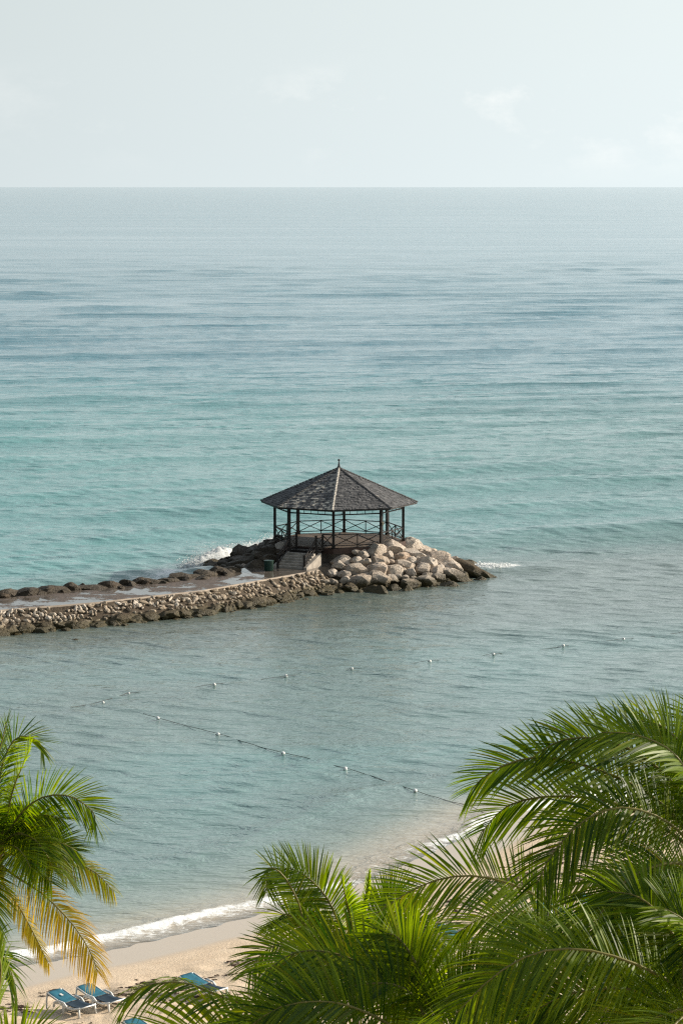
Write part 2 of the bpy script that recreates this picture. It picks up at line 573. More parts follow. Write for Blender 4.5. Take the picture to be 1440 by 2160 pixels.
def sea_material():
    m, n, l = new_mat('sea_water')
    g = nd(n, 'ShaderNodeNewGeometry')
    col = nd(n, 'ShaderNodeAttribute', attribute_name='watercol')
    dep = nd(n, 'ShaderNodeAttribute', attribute_name='clear')
    fo = nd(n, 'ShaderNodeAttribute', attribute_name='foam')
    rip = nd(n, 'ShaderNodeAttribute', attribute_name='ripple')
    p = nd(n, 'ShaderNodeBsdfPrincipled', i_Roughness=0.07, i_IOR=1.333)
    l.new(col.outputs['Color'], p.inputs['Base Color'])
    # ripples: several stretched scales
    mp = nd(n, 'ShaderNodeMapping')
    mp.inputs['Rotation'].default_value = (0, 0, R(-14))
    mp.inputs['Scale'].default_value = (0.55, 1.0, 1.0)
    l.new(g.outputs['Position'], mp.inputs[0])
    n1 = nd(n, 'ShaderNodeTexNoise', i_Scale=1.7, i_Detail=5.0, i_Roughness=0.62)
    l.new(mp.outputs[0], n1.inputs['Vector'])
    b1 = nd(n, 'ShaderNodeBump', i_Distance=0.16)
    l.new(rip.outputs['Fac'], b1.inputs['Strength'])
    l.new(n1.outputs[0], b1.inputs['Height'])
    # far swell and wind lanes as relief
    mp2 = nd(n, 'ShaderNodeMapping')
    mp2.inputs['Rotation'].default_value = (0, 0, R(-10))
    mp2.inputs['Scale'].default_value = (0.035, 0.085, 1.0)
    l.new(g.outputs['Position'], mp2.inputs[0])
    n2 = nd(n, 'ShaderNodeTexNoise', i_Scale=1.0, i_Detail=7.0, i_Roughness=0.66)
    l.new(mp2.outputs[0], n2.inputs['Vector'])
    b2 = nd(n, 'ShaderNodeBump', i_Distance=1.3, i_Strength=0.7)
    l.new(n2.outputs[0], b2.inputs['Height'])
    l.new(b1.outputs[0], b2.inputs['Normal'])
    mp4 = nd(n, 'ShaderNodeMapping')
    mp4.inputs['Rotation'].default_value = (0, 0, R(-6))
    mp4.inputs['Scale'].default_value = (0.0045, 0.017, 1.0)
    l.new(g.outputs['Position'], mp4.inputs[0])
    n4 = nd(n, 'ShaderNodeTexNoise', i_Scale=1.0, i_Detail=5.0, i_Roughness=0.6)
    l.new(mp4.outputs[0], n4.inputs['Vector'])
    lane = nd(n, 'ShaderNodeAttribute', attribute_name='lane')
    b3 = nd(n, 'ShaderNodeBump', i_Distance=5.0)
    l.new(lane.outputs['Fac'], b3.inputs['Strength'])
    l.new(n4.outputs[0], b3.inputs['Height'])
    l.new(b2.outputs[0], b3.inputs['Normal'])
    b2 = b3
    l.new(b2.outputs[0], p.inputs['Normal'])
    # wind lanes change the fine roughness in broad streaks
    mp3 = nd(n, 'ShaderNodeMapping')
    mp3.inputs['Scale'].default_value = (0.0035, 0.012, 1.0)
    l.new(g.outputs['Position'], mp3.inputs[0])
    n3 = nd(n, 'ShaderNodeTexNoise', i_Scale=1.0, i_Detail=4.0)
    l.new(mp3.outputs[0], n3.inputs['Vector'])
    rr = nd(n, 'ShaderNodeMapRange', i_1=0.3, i_2=0.7, i_3=0.06, i_4=0.11)
    l.new(n3.outputs[0], rr.inputs[0])
    l.new(rr.outputs[0], p.inputs['Roughness'])
    tr = nd(n, 'ShaderNodeBsdfTransparent')
    tr.inputs[0].default_value = (0.92, 0.97, 0.96, 1)
    gl = nd(n, 'ShaderNodeBsdfGlossy', i_Roughness=0.05)
    l.new(b2.outputs[0], gl.inputs['Normal'])
    fr = nd(n, 'ShaderNodeFresnel', i_IOR=1.333)
    l.new(b2.outputs[0], fr.inputs['Normal'])
    thin = nd(n, 'ShaderNodeMixShader')
    l.new(fr.outputs[0], thin.inputs[0])
    l.new(tr.outputs[0], thin.inputs[1])
    l.new(gl.outputs[0], thin.inputs[2])
    mx = nd(n, 'ShaderNodeMixShader')
    l.new(dep.outputs['Fac'], mx.inputs[0])
    l.new(p.outputs[0], mx.inputs[1])
    l.new(thin.outputs[0], mx.inputs[2])
    # foam: lacy
    fn = nd(n, 'ShaderNodeTexNoise', i_Scale=2.6, i_Detail=7.0, i_Roughness=0.7, i_Distortion=0.6)
    l.new(g.outputs['Position'], fn.inputs['Vector'])
    s1 = nd(n, 'ShaderNodeMath', operation='ADD')
    l.new(fn.outputs[0], s1.inputs[0])
    l.new(fo.outputs['Fac'], s1.inputs[1])
    fr_ = ramp(n, [(0.72, (0,) * 3), (0.92, (1,) * 3)])
    l.new(s1.outputs[0], fr_.inputs[0])
    fd = nd(n, 'ShaderNodeBsdfDiffuse')
    fd.inputs[0].default_value = (0.82, 0.84, 0.83, 1)
    fb = nd(n, 'ShaderNodeBump', i_Distance=0.1, i_Strength=0.8)
    l.new(fn.outputs[0], fb.inputs['Height'])
    l.new(fb.outputs[0], fd.inputs['Normal'])
    mf = nd(n, 'ShaderNodeMixShader')
    l.new(fr_.outputs[0], mf.inputs[0])
    l.new(mx.outputs[0], mf.inputs[1])
    l.new(fd.outputs[0], mf.inputs[2])
    o = nd(n, 'ShaderNodeOutputMaterial')
    l.new(mf.outputs[0], o.inputs[0])
    return m


M['sea'] = sea_material()

# ------------------------------------------------------------------ coast lines (plan view)
GZ = Vector((-0.2, 216.0, 2.6))          # gazebo deck centre
ZP = 1.3                                  # jetty walk level
shore_px = [(-700, 2205), (-200, 2092), (0, 2050), (217, 2014), (330, 1988), (480, 1951), (570, 1929), (700, 1892), (800, 1853),
            (900, 1808), (1000, 1758), (1080, 1716), (1250, 1688), (1500, 1668), (1900, 1650)]
shore = np.array([G(x, y, 0.0)[:2] for x, y in shore_px])
front_px = [(-260, 1318), (-80, 1298), (0, 1288), (200, 1272), (430, 1246), (560, 1223), (640, 1209), (672, 1203)]
front = np.array([G(x, y, ZP)[:2] for x, y in front_px])
back_px = [(-260, 1292), (-80, 1271), (0, 1262), (160, 1245), (300, 1231), (420, 1214), (490, 1203), (560, 1190)]
back = np.array([G(x, y, ZP)[:2] for x, y in back_px])


def resample(line, n):
    line = np.asarray(line, float)
    s = np.concatenate([[0], np.cumsum(np.linalg.norm(np.diff(line, axis=0), axis=1))])
    u = np.linspace(0, s[-1], n)
    return np.stack([np.interp(u, s, line[:, k]) for k in range(line.shape[1])], 1)


def dist_line(P, line, signed=False):
    """distance of points P (n,2) to a polyline; signed: positive on the right-hand side of its direction"""
    best = np.full(len(P), 1e9)
    sg = np.ones(len(P))
    for a, b in zip(line[:-1], line[1:]):
        d = b - a
        t = np.clip(((P - a) @ d) / (d @ d), 0, 1)
        q = a + t[:, None] * d
        e = np.hypot(P[:, 0] - q[:, 0], P[:, 1] - q[:, 1])
        c = d[0] * (P[:, 1] - a[1]) - d[1] * (P[:, 0] - a[0])
        k = e < best
        best[k] = e[k]
        sg[k] = np.where(c[k] > 0, -1, 1)
    return best * sg if signed else best


def sstep(a, b, x):
    t = np.clip((x - a) / (b - a), 0, 1)
    return t * t * (3 - 2 * t)


def vnoise(P, scale, seed=0, octaves=4):
    """cheap smooth value noise on (n,2) points"""
    out = np.zeros(len(P))
    amp, tot = 1.0, 0.0
    r_ = np.random.default_rng(seed)
    tab = r_.random((256, 256))
    q = P / scale
    for o in range(octaves):
        i = np.floor(q).astype(int)
        f = q - i
        f = f * f * (3 - 2 * f)
        x0, y0 = i[:, 0] % 256, i[:, 1] % 256
        x1, y1 = (x0 + 1) % 256, (y0 + 1) % 256
        v = (tab[x0, y0] * (1 - f[:, 0]) + tab[x1, y0] * f[:, 0]) * (1 - f[:, 1]) + \
            (tab[x0, y1] * (1 - f[:, 0]) + tab[x1, y1] * f[:, 0]) * f[:, 1]
        out += amp * v
        tot += amp
        amp *= 0.5
        q = q * 2.03 + 17.3
    return out / tot


def sand_height(P, d=None):
    if d is None:
        d = dist_line(P, shore, True)         # > 0 inland
    z = np.where(d < 0, np.maximum(d * 0.07, -3.0 + 0 * d), 0)
    up = np.where(d > 0, 0.075 * np.minimum(d, 5) + 0.13 * np.clip(d - 5, 0, 3) + 0.05 * np.clip(d - 8, 0, 14) + 0.01 * np.clip(d - 22, 0, 60), 0)
    z = z + up
    rough = sstep(3.6, 6.0, d)
    z = z + rough * (0.26 * (vnoise(P, 0.8, 3, 3) - 0.5) + 0.22 * (vnoise(P, 3.0, 4, 2) - 0.5))
    return z


# ------------------------------------------------------------------ sea surface
def ocean_tile(N, L, lam0, lam1, power, ang, spread, seed):
    k = np.fft.fftfreq(N, L / N) * 2 * math.pi
    kx, ky = np.meshgrid(k, k, indexing='ij')
    kk = np.hypot(kx, ky) + 1e-9
    k0, k1 = 2 * math.pi / lam1, 2 * math.pi / lam0
    th = np.arctan2(ky, kx)
    d = np.cos(th - ang)
    S = kk ** power * np.exp(-(k0 / kk) ** 2) * np.exp(-(kk / k1) ** 4) * np.where(d > 0, np.abs(d) ** spread, 0)
    r_ = np.random.default_rng(seed)
    H = S * (r_.normal(size=S.shape) + 1j * r_.normal(size=S.shape))
    h = np.real(np.fft.ifft2(H))
    return h / h.std()


def sample(tile, L, X, Y):
    N = tile.shape[0]
    u, v = (X / L * N), (Y / L * N)
    i, j = np.floor(u).astype(int), np.floor(v).astype(int)
    fu, fv = u - i, v - j
    i0, j0, i1, j1 = i % N, j % N, (i + 1) % N, (j + 1) % N
    return (tile[i0, j0] * (1 - fu) + tile[i1, j0] * fu) * (1 - fv) + (tile[i0, j1] * (1 - fu) + tile[i1, j1] * fu) * fv


ANG = math.atan2(-0.96, 0.28)
swell = ocean_tile(512, 640, 8, 26, -2.5, ANG, 22, 5)
chop = ocean_tile(1024, 330, 1.6, 7.0, -2.4, ANG + 0.1, 5, 6)
baychop = ocean_tile(1024, 300, 0.8, 2.3, -2.0, ANG - 0.8, 8, 7)

rows = [97.0]
while rows[-1] < 46000:
    y = rows[-1]
    rows.append(y + max(0.33, 0.5 * y * y / 83800.0))
rows = np.array(rows)
NC = 620
u = np.linspace(-1, 1, NC)
half = 0.185 * rows + 6.0
X = (u[None, :] * half[:, None]).ravel()
Y = np.repeat(rows, NC)
P2 = np.stack([X, Y], 1)
near = Y < 420
dsh = np.full(len(X), -200.0)
dsh[near] = dist_line(P2[near], shore, True)
# the open sea lies beyond the jetty and the mound; the bay is sheltered
jl = np.vstack([front, [[2.0, 210.0], [11.5, 214.5], [60, 236], [140, 262]]])
djet = np.full(len(X), 200.0)
djet[near] = -dist_line(P2[near], jl, True)      # > 0 seaward
open_ = sstep(-14, 22, djet + 4 * (vnoise(P2, 18, 2, 2) - 0.5))
open_ = np.maximum(open_, sstep(10, 45, X) * 0.45)
far_fade = 1 - sstep(700, 1500, Y)
sw = sample(swell, 640, X, Y)
sw = sw + 0.28 * (sw * sw - 1)
group = 0.55 + 0.9 * vnoise(P2, 70, 8, 2)
h = 0.175 * sw * open_ * far_fade * group
h += 0.056 * sample(chop, 330, X, Y) * (0.3 + 0.7 * open_) * (1 - sstep(450, 900, Y)) * (0.7 + 0.6 * vnoise(P2, 40, 12, 2))
h += 0.023 * sample(baychop, 300, X, Y) * (1 - sstep(300, 520, Y)) * (0.7 + 0.6 * vnoise(P2, 14, 14, 2))
calm = sstep(0.0, 14.0, -dsh)
h *= 0.25 + 0.75 * calm
# little breakers on the beach
wob = vnoise(P2, 9.0, 21, 3)
ridge = np.zeros_like(h)
foam = np.zeros_like(h)
gapn = vnoise(P2, 7.0, 31, 2)
for off, hh, w, st in ((2.0, 0.09, 0.5, 1.0), (8.5, 0.10, 1.0, 0.0), (15, 0.07, 1.6, 0.0)):
    c = -dsh - off * (1 if off > 5 else 1 - 0.55 * sstep(-4, 6, X)) - 2.0 * (wob - 0.5) * (1 if off < 5 else 1.6)
    prof = np.exp(-(c / w) ** 2)
    ridge += hh * prof * (0.5 + gapn)
    if st:
        foam += (0.295 - 0.06 * sstep(-2, 8, X)) * np.exp(-((c + 0.15) / 0.40) ** 2) * sstep(0.28, 0.5, gapn)
        foam += 0.29 * sstep(0.5, -0.2, c) * sstep(-2.4, -0.8, c) * (0.45 + 0.75 * gapn)
h += ridge
edge = np.exp(-((dsh + 0.0 + 1.0 * (wob - 0.5)) / 0.35) ** 2)
foam += 0.26 * edge * sstep(0.35, 0.6, gapn)
foam[near] *= 0.55 + 0.9 * vnoise(P2[near], 0.9, 35, 2)
# surf on the seaward side of the jetty head and round the tip of the mound
wash = resample(np.array([G(x, y, 0.2)[:2] for x, y in ((180, 1236), (330, 1222), (430, 1196), (520, 1166), (590, 1146))]), 40)
dw = np.full(len(X), 99.0)
nb = near & (Y > 180)
dw[nb] = dist_line(P2[nb], wash)
foam += 0.55 * np.exp(-(dw / 1.6) ** 2) * (0.45 + vnoise(P2, 4, 41, 2)) * sstep(-24, -8, X)
h += 0.35 * np.exp(-((dw - 2.0) / 1.7) ** 2) * sstep(-20, -10, X)
tip = np.array([G(x, y, 0.1)[:2] for x, y in ((985, 1190), (1040, 1197), (1068, 1196))])
dt = np.full(len(X), 99.0)
dt[nb] = dist_line(P2[nb], tip)
foam += 0.52 * np.exp(-(dt / 1.2) ** 2) * (0.5 + 0.9 * vnoise(P2, 1.6, 45, 2))
swl = np.array([G(x, y, 0.1)[:2] for x, y in ((1040, 1197), (1130, 1196), (1230, 1204))])
ds_ = np.full(len(X), 99.0)
ds_[nb] = dist_line(P2[nb], swl)
h += 0.16 * np.exp(-(ds_ / 1.8) ** 2)
# water colour follows depth and bottom, plus a painted deepening of the gazebo's reflection
seadep = np.clip(-dsh, 0, 400)
sand_w = np.array([0.25, 0.28, 0.23])
bay_w = np.array([0.142, 0.193, 0.180])
turq = np.array([0.125, 0.300, 0.300])
deep = np.array([0.075, 0.20, 0.25])
patch = vnoise(P2 * np.array([1.0, 0.8]), 26, 51, 3)
k1 = sstep(1.5, 10, seadep + 6 * (patch - 0.5))[:, None]
col = sand_w * (1 - k1) + (bay_w * 0.75 + turq * 0.25) * k1
k0 = sstep(0.5, 5.5, seadep)[:, None]
col = np.array([0.50, 0.43, 0.33]) * (1 - k0) + col * k0
k2 = sstep(20, 60, seadep)[:, None]
col = col * (1 - k2) + bay_w * k2
kt = (sstep(0.42, 0.62, patch) * (1 - sstep(30, 62, seadep)) * sstep(8, 18, seadep))[:, None]
col = col * (1 - 0.38 * kt) + turq * 0.38 * kt
lx = sstep(70, -60, X)
ko = (sstep(0, 24, djet) * (0.35 + 0.65 * sstep(-10, 30, djet)))[:, None]
out = turq * (0.55 + 0.45 * lx)[:, None] + bay_w * (0.45 - 0.45 * lx)[:, None]
col = col * (1 - ko) + out * ko
kd = sstep(300, 560, Y + 90 * (vnoise(P2, 90, 61, 2) - 0.5))[:, None]
col = col * (1 - kd) + deep * kd
reef_reflection = np.zeros(len(X))
reef_reflection[nb] = np.exp(-(djet[nb] / np.where(djet[nb] > 0, 6.0, 13.0)) ** 2) * sstep(13, 6, X[nb])  # olive reef bottom, spread wide on the bay side to darken the reflection
col = col * (1 - 0.6 * reef_reflection[:, None]) + np.array([0.075, 0.085, 0.06]) * 0.6 * reef_reflection[:, None]
clear = np.exp(-np.clip(-dsh * 0.07, 0, 9) / 0.07)
clear = np.clip(clear, 0, 1) * (dsh > -40)
ripple = np.where(Y < 700, 0.20 + 0.25 * open_, 0.45 + 0.45 * sstep(700, 3000, Y)) * (0.35 + 0.65 * calm)
Z = h - 0.02
idx = np.arange(len(rows) * NC).reshape(len(rows), NC)
faces = np.stack([idx[:-1, :-1], idx[:-1, 1:], idx[1:, 1:], idx[1:, :-1]], -1).reshape(-1, 4)
# leave out what lies well inland
keep = (dsh[faces] < 3.5).any(1)
faces = faces[keep]
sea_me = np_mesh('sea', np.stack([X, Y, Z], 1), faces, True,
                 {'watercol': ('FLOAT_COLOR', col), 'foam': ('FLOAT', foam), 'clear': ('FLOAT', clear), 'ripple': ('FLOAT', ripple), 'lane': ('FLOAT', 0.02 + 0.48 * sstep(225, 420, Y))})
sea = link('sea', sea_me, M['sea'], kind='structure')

# ------------------------------------------------------------------ beach and land
gx = np.concatenate([np.arange(-60, -24, 1.0), np.arange(-24, 26, 0.14), np.arange(26, 70, 1.0)])
gy = np.concatenate([np.arange(-60, 84, 3.0), np.arange(84, 134, 0.16), np.arange(134, 200, 1.5)])
BX, BY = np.meshgrid(gx, gy)
BP = np.stack([BX.ravel(), BY.ravel()], 1)
bd = dist_line(BP, shore, True)
bz = sand_height(BP, bd)
wetn = vnoise(BP, 6, 71, 2)
wet = 1 - sstep(2.2, 3.3, bd + 1.6 * (wetn - 0.5))
idx = np.arange(len(BP)).reshape(len(gy), len(gx))
bf = np.stack([idx[:-1, :-1], idx[:-1, 1:], idx[1:, 1:], idx[1:, :-1]], -1).reshape(-1, 4)
beach_me = np_mesh('beach', np.column_stack([BP, bz]), bf, True, {'wet': ('FLOAT', wet)})
link('beach', beach_me, M['sand'], kind='structure')


def ground(x, y):
    return float(sand_height(np.array([[x, y]]))[0])


# ------------------------------------------------------------------ rocks
def rock_mesh(name, seed, sub=2, ax=(1, 1, 1), cut=0.86, lump=0.22):
    r_ = random.Random(seed)
    bm = bmesh.new()
    bmesh.ops.create_icosphere(bm, subdivisions=sub, radius=1.0)
    off = Vector((r_.uniform(-50, 50), r_.uniform(-50, 50), r_.uniform(-50, 50)))
    planes = []
    for _ in range(13):
        d = Vector((r_.gauss(0, 1), r_.gauss(0, 1), r_.gauss(0, 1))).normalized()
        planes.append((d, r_.uniform(cut - 0.26, cut + 0.08)))
    for v in bm.verts:
        p = v.co.copy()
        s = 1 + lump * noise.noise(p * 1.2 + off) + 0.15 * noise.noise(p * 2.6 + off)
        p = p * s
        for d, c in planes:
            k = p.dot(d) - c
            if k > 0:
                p -= d * k * 0.96
        p += p.normalized() * (0.09 * noise.noise(p * 5 + off) + (0.06 * noise.noise(p * 11 + off) if sub > 2 else 0))
        v.co = Vector((p.x * ax[0], p.y * ax[1], p.z * ax[2]))
    me = bpy.data.meshes.new(name)
    bm.to_mesh(me)
    bm.free()
    me.polygons.foreach_set('use_smooth', [True] * len(me.polygons))
    me.set_sharp_from_angle(angle=R(24))
    return me


def pool(name, mat, n, seed, **kw):
    out = []
    for i in range(n):
        me = rock_mesh(name, seed + i, **kw)
        me.materials.append(mat)
        out.append(me)
    return out


boulder_pool = pool('boulder', M['boulder'], 14, 100, sub=3)
dark_pool = pool('boulder', M['dark_rock'], 8, 200, sub=3)
toe_pool = pool('boulder', M['toe'], 8, 300, sub=3)
stone_pool = pool('stone', M['stone'], 14, 400, sub=1, cut=0.66, lump=0.35)
for me_ in stone_pool:
    me_.polygons.foreach_set('use_smooth', [False] * len(me_.polygons))


def put(me, name, parent, loc, scale, rot):
    o = bpy.data.objects.new(name, me)
    C.objects.link(o)
    o.location = loc
    o.scale = scale
    o.rotation_euler = rot
    o.parent = parent
    return o


# --- the mound: a heap of boulders round the gazebo base
rx_, ry_ = 11.4, 10.2


def mound_z(x, y):
    dx, dy = x - GZ.x, y - GZ.y
    rr = math.hypot(dx, dy)
    a = math.atan2(dy, dx)
    lim = math.hypot(rx_ * math.cos(a), ry_ * math.sin(a))
    t = (rr - 4.6) / (lim - 4.6)
    return 2.45 - 2.6 * max(0, t) ** 1.05


mb_v, mb_f = [], []
rings = 14
segs = 64
for i in range(rings):
    for k in range(segs):
        a = 2 * math.pi * k / segs
        lim = math.hypot(rx_ * math.cos(a), ry_ * math.sin(a)) * 1.12
        rr = lim * i / (rings - 1)
        x, y = GZ.x + rr * math.cos(a), GZ.y + rr * math.sin(a)
        z = min(mound_z(x, y), 1.95) - 0.55 + 0.15 * noise.noise(Vector((x, y, 0)))
        mb_v.append((x, y, z))
for i in range(rings - 1):
    for k in range(segs):
        k2 = (k + 1) % segs
        mb_f.append((i * segs + k, (i + 1) * segs + k, (i + 1) * segs + k2, i * segs + k2))
mound_me = bpy.data.meshes.new('rock_mound')
mound_me.from_pydata(mb_v, [], mb_f)
mound = link('rock_mound', mound_me, M['core'], kind='structure')

STAIR_A = R(180 + 90 - 27.2 + 0)         # stairs leave the face that looks left and towards the camera
st_dir = Vector((-math.sin(R(27.2)), -math.cos(R(27.2)), 0))
st_side = Vector((st_dir.y * -1, st_dir.x, 0))


def on_stairs(x, y, pad=0.0):
    d = Vector((x - GZ.x, y - GZ.y, 0))
    return d.dot(st_dir) > 3.5 and abs(d.dot(st_side)) < 1.6 + pad and d.dot(st_dir) < 9.6


def on_path(x, y, grow=0.0):
    P = np.array([[x, y]])
    df = dist_line(P, front, True)[0]
    db = dist_line(P, back, True)[0]
    return df < grow and db > -grow and x < 0.5


# a few big slabs at the tip and in the front row, then the rest packed between them
placed = []
big = [(1000, 1205, .35, 2.3, 1.0, .62, -20), (985, 1196, .7, 1.9, 1.0, .7, -30), (930, 1180, 1.3, 2.1, 1.1, .75, -25),
       (905, 1190, .9, 1.5, 1.0, .8, -15), (955, 1213, .45, 1.5, .95, .7, -10), (860, 1172, 1.6, 1.7, 1.1, .7, -20),
       (945, 1195, .8, 1.35, .9, .75, -28), (750, 1203, 1.15, 1.15, .85, .65, 0), (798, 1220, .7, 1.1, .85, .72, -12),
       (830, 1205, 1.0, 1.05, .8, .62, -15), (850, 1193, 1.25, 1.0, .75, .65, -10), (725, 1185, 1.6, 1.05, .8, .6, 10)]
for px, py, z, a, b, c, rz in big:
    p = G(px, py, z)
    placed.append((p.x, p.y, a * 0.8))
    tipd = px > 975
    put(random.choice(toe_pool if tipd else boulder_pool), 'boulder', mound, (p.x, p.y, z - 0.12), (a, b, c),
        (R(random.uniform(-8, 8)), R(16 if px > 880 else random.uniform(-8, 8)), R(rz)))
tries = 0
cnt = 0
r1 = random.Random(5)
while tries < 16000 and cnt < 330:
    tries += 1
    a = r1.uniform(0, 2 * math.pi)
    lim = math.hypot(rx_ * math.cos(a), ry_ * math.sin(a))
    rr = math.sqrt(r1.uniform(4.75 ** 2, (lim * 1.02) ** 2))
    x, y = GZ.x + rr * math.cos(a), GZ.y + rr * math.sin(a)
    if on_stairs(x, y, 0.9) or on_path(x, y, 0.6):
        continue
    s = r1.choice((0.5, 0.65, 0.8, 0.9, 1.05)) if tries < 2500 else (r1.uniform(0.42, 0.7) if tries < 7000 else r1.uniform(0.22, 0.42))
    if any((x - q[0]) ** 2 + (y - q[1]) ** 2 < ((s + q[2]) * 0.74) ** 2 for q in placed):
        continue
    z = mound_z(x, y) - 0.15
    if y > GZ.y + 0.5 and abs(x - GZ.x) < 5.2:
        z = min(z, 1.35)
    placed.append((x, y, s))
    cnt += 1
    left_shade = x < GZ.x - 4.6 and y > GZ.y - 3.5  # rocks in the gazebo's shade get the darker colour
    pl = dark_pool if left_shade else (toe_pool if (x > GZ.x + 9.6 or z < 0.15) else boulder_pool)
    put(r1.choice(pl), 'boulder', mound, (x, y, z), (s * r1.uniform(1.05, 1.4), s * r1.uniform(0.85, 1.1), s * r1.uniform(0.68, 0.9)),
        (R(r1.uniform(-20, 20)), R(r1.uniform(-12, 12)), r1.uniform(0, 6.28)))
# rocks behind the bin, jetty to mound; gazebo's shade put into their colour
for px, py, z, s in ((480, 1196, .8, .8), (500, 1188, 1.2, .9), (520, 1180, 1.45, .95), (545, 1172, 1.75, 1.0), (560, 1160, 2.1, 1.0),
                     (575, 1152, 2.2, .9), (530, 1192, 1.45, .8), (505, 1198, 1.2, .75), (555, 1182, 1.7, .75), (572, 1172, 1.9, .7), (590, 1164, 2.0, .7),
                     (540, 1162, 1.7, .9), (518, 1170, 1.2, .9), (497, 1178, .8, .9), (478, 1186, .3, .8)):
    p = G(px, py, z)
    put(r1.choice(dark_pool), 'boulder', mound, (p.x, p.y, z - 0.25), (s * 1.25, s * 1.0, s * 0.72), (R(r1.uniform(-15, 15)), R(r1.uniform(-25, 0)), r1.uniform(0, 6.28)))

# --- the jetty: walk, kerb, sloping stone face, toe rocks, row of rocks on the sea side
jn = 60
fr_l, bk_l = resample(front, jn), resample(back, jn)
jv, jf = [], []
for i in range(jn):
    for q, z in ((fr_l[i], ZP), (bk_l[i], ZP), (bk_l[i], -1.2), (fr_l[i], -1.2)):
        jv.append((q[0], q[1], z))
for i in range(jn - 1):
    a, b = i * 4, (i + 1) * 4
    for k in range(4):
        k2 = (k + 1) % 4
        jf.append((a + k, b + k, b + k2, a + k2))
jf.append((3, 2, 1, 0))
e = (jn - 1) * 4
jf.append((e, e + 1, e + 2, e + 3))
jme = bpy.data.meshes.new('jetty')
jme.from_pydata(jv, [], jf)
bmj = bmesh.new()
bmj.from_mesh(jme)
bmesh.ops.recalc_face_normals(bmj, faces=bmj.faces)
bmj.to_mesh(jme)
bmj.free()
jetty = link('jetty', jme, M['path'], kind='structure')
# landing apron between the walk and the stair foot
apr = [G(x, y, ZP + 0.006) for x, y in ((560, 1223), (640, 1209), (672, 1202), (665, 1190), (600, 1186), (545, 1192), (500, 1201))]
am = MB()
am.add([Vector(p) for p in apr] + [Vector((p.x, p.y, 0)) for p in apr], [tuple(range(7))] + [(i, (i + 1) % 7, (i + 1) % 7 + 7, i + 7) for i in range(7)])
am.build('apron', M['path'], jetty)

ft = np.diff(fr_l, axis=0)
ft = np.vstack([ft, ft[-1:]])
ft /= np.linalg.norm(ft, axis=1)[:, None]
fn_ = np.stack([ft[:, 1], -ft[:, 0]], 1)         # outward, towards the bay
RUN, ZLO = 1.85, -0.25
cv, cf = [], []
for i in range(jn):
    p, nn = fr_l[i], fn_[i]
    for o_, z in ((-0.10, ZP + 0.012), (-0.10, ZP + 0.045), (0.07, ZP + 0.045), (0.13, ZP - 0.05)):
        cv.append((p[0] + nn[0] * o_, p[1] + nn[1] * o_, z))
for i in range(jn - 1):
    for k in range(3):
        cf.append((i * 4 + k, (i + 1) * 4 + k, (i + 1) * 4 + k + 1, i * 4 + k + 1))
cme = bpy.data.meshes.new('kerb')
cme.from_pydata(cv, [], cf)
link('kerb', cme, M['curb'], jetty)
nrow = 8
fv, ff = [], []
fr_d = resample(front, 240)
fd_t = np.gradient(fr_d, axis=0)
fd_t /= np.linalg.norm(fd_t, axis=1)[:, None]
fd_n = np.stack([fd_t[:, 1], -fd_t[:, 0]], 1)
for i in range(240):
    for k in range(nrow):
        t = k / (nrow - 1)
        q = fr_d[i] + fd_n[i] * (0.12 + RUN * t)
        z = ZP - 0.03 + (ZLO - ZP) * t
        w = 0.09 * noise.noise(Vector((q[0] * 1.5, q[1] * 1.5, z * 1.5))) + 0.22 * noise.noise(Vector((q[0] * 0.4, q[1] * 0.4, z * 0.5))) * k / nrow
        fv.append((q[0] + fd_n[i][0] * w, q[1] + fd_n[i][1] * w, z + w * 0.5))
for i in range(239):
    for k in range(nrow - 1):
        ff.append((i * nrow + k, i * nrow + k + 1, (i + 1) * nrow + k + 1, (i + 1) * nrow + k))
fme = bpy.data.meshes.new('revetment')
fme.from_pydata(fv, [], ff)
fme.polygons.foreach_set('use_smooth', [True] * len(fme.polygons))
reve = link('revetment', fme, M['mortar'], kind='structure')
slope_n_tilt = math.atan2(RUN, ZP - ZLO)
r2 = random.Random(8)
flen = float(np.linalg.norm(np.diff(front, axis=0), axis=1).sum())
seg_s = np.concatenate([[0], np.cumsum(np.linalg.norm(np.diff(fr_d, axis=0), axis=1))])


def face_point(s, t, lift=0.0):
    i = min(238, int(np.searchsorted(seg_s, s)))
    q = fr_d[i] + fd_t[i] * (s - seg_s[i])
    nn = fd_n[i]
    z = ZP - 0.03 + (ZLO - ZP) * t
    up = Vector((nn[0] * math.cos(slope_n_tilt), nn[1] * math.cos(slope_n_tilt), math.sin(slope_n_tilt)))
    p = Vector((q[0] + nn[0] * (0.12 + RUN * t), q[1] + nn[1] * (0.12 + RUN * t), z)) + up * lift
    return p, Vector((fd_t[i][0], fd_t[i][1], 0)), up


spots = []
t_row = 0.06
rown = 0
stones = []
while t_row < 0.72:
    s = r2.uniform(0, 0.3)
    rh = r2.uniform(0.26, 0.34)
    while s < flen:
        w = r2.choice((0.2, 0.28, 0.34, 0.42, 0.5, 0.68)) * r2.uniform(0.85, 1.15)
        if r2.random() < 0.88:
            stones.append((s + w / 2, t_row + r2.uniform(-0.03, 0.03), w, rh * r2.uniform(0.6, 1.25)))
        s += w * 0.97
    t_row += rh / math.hypot(RUN, ZP - ZLO) * 0.9
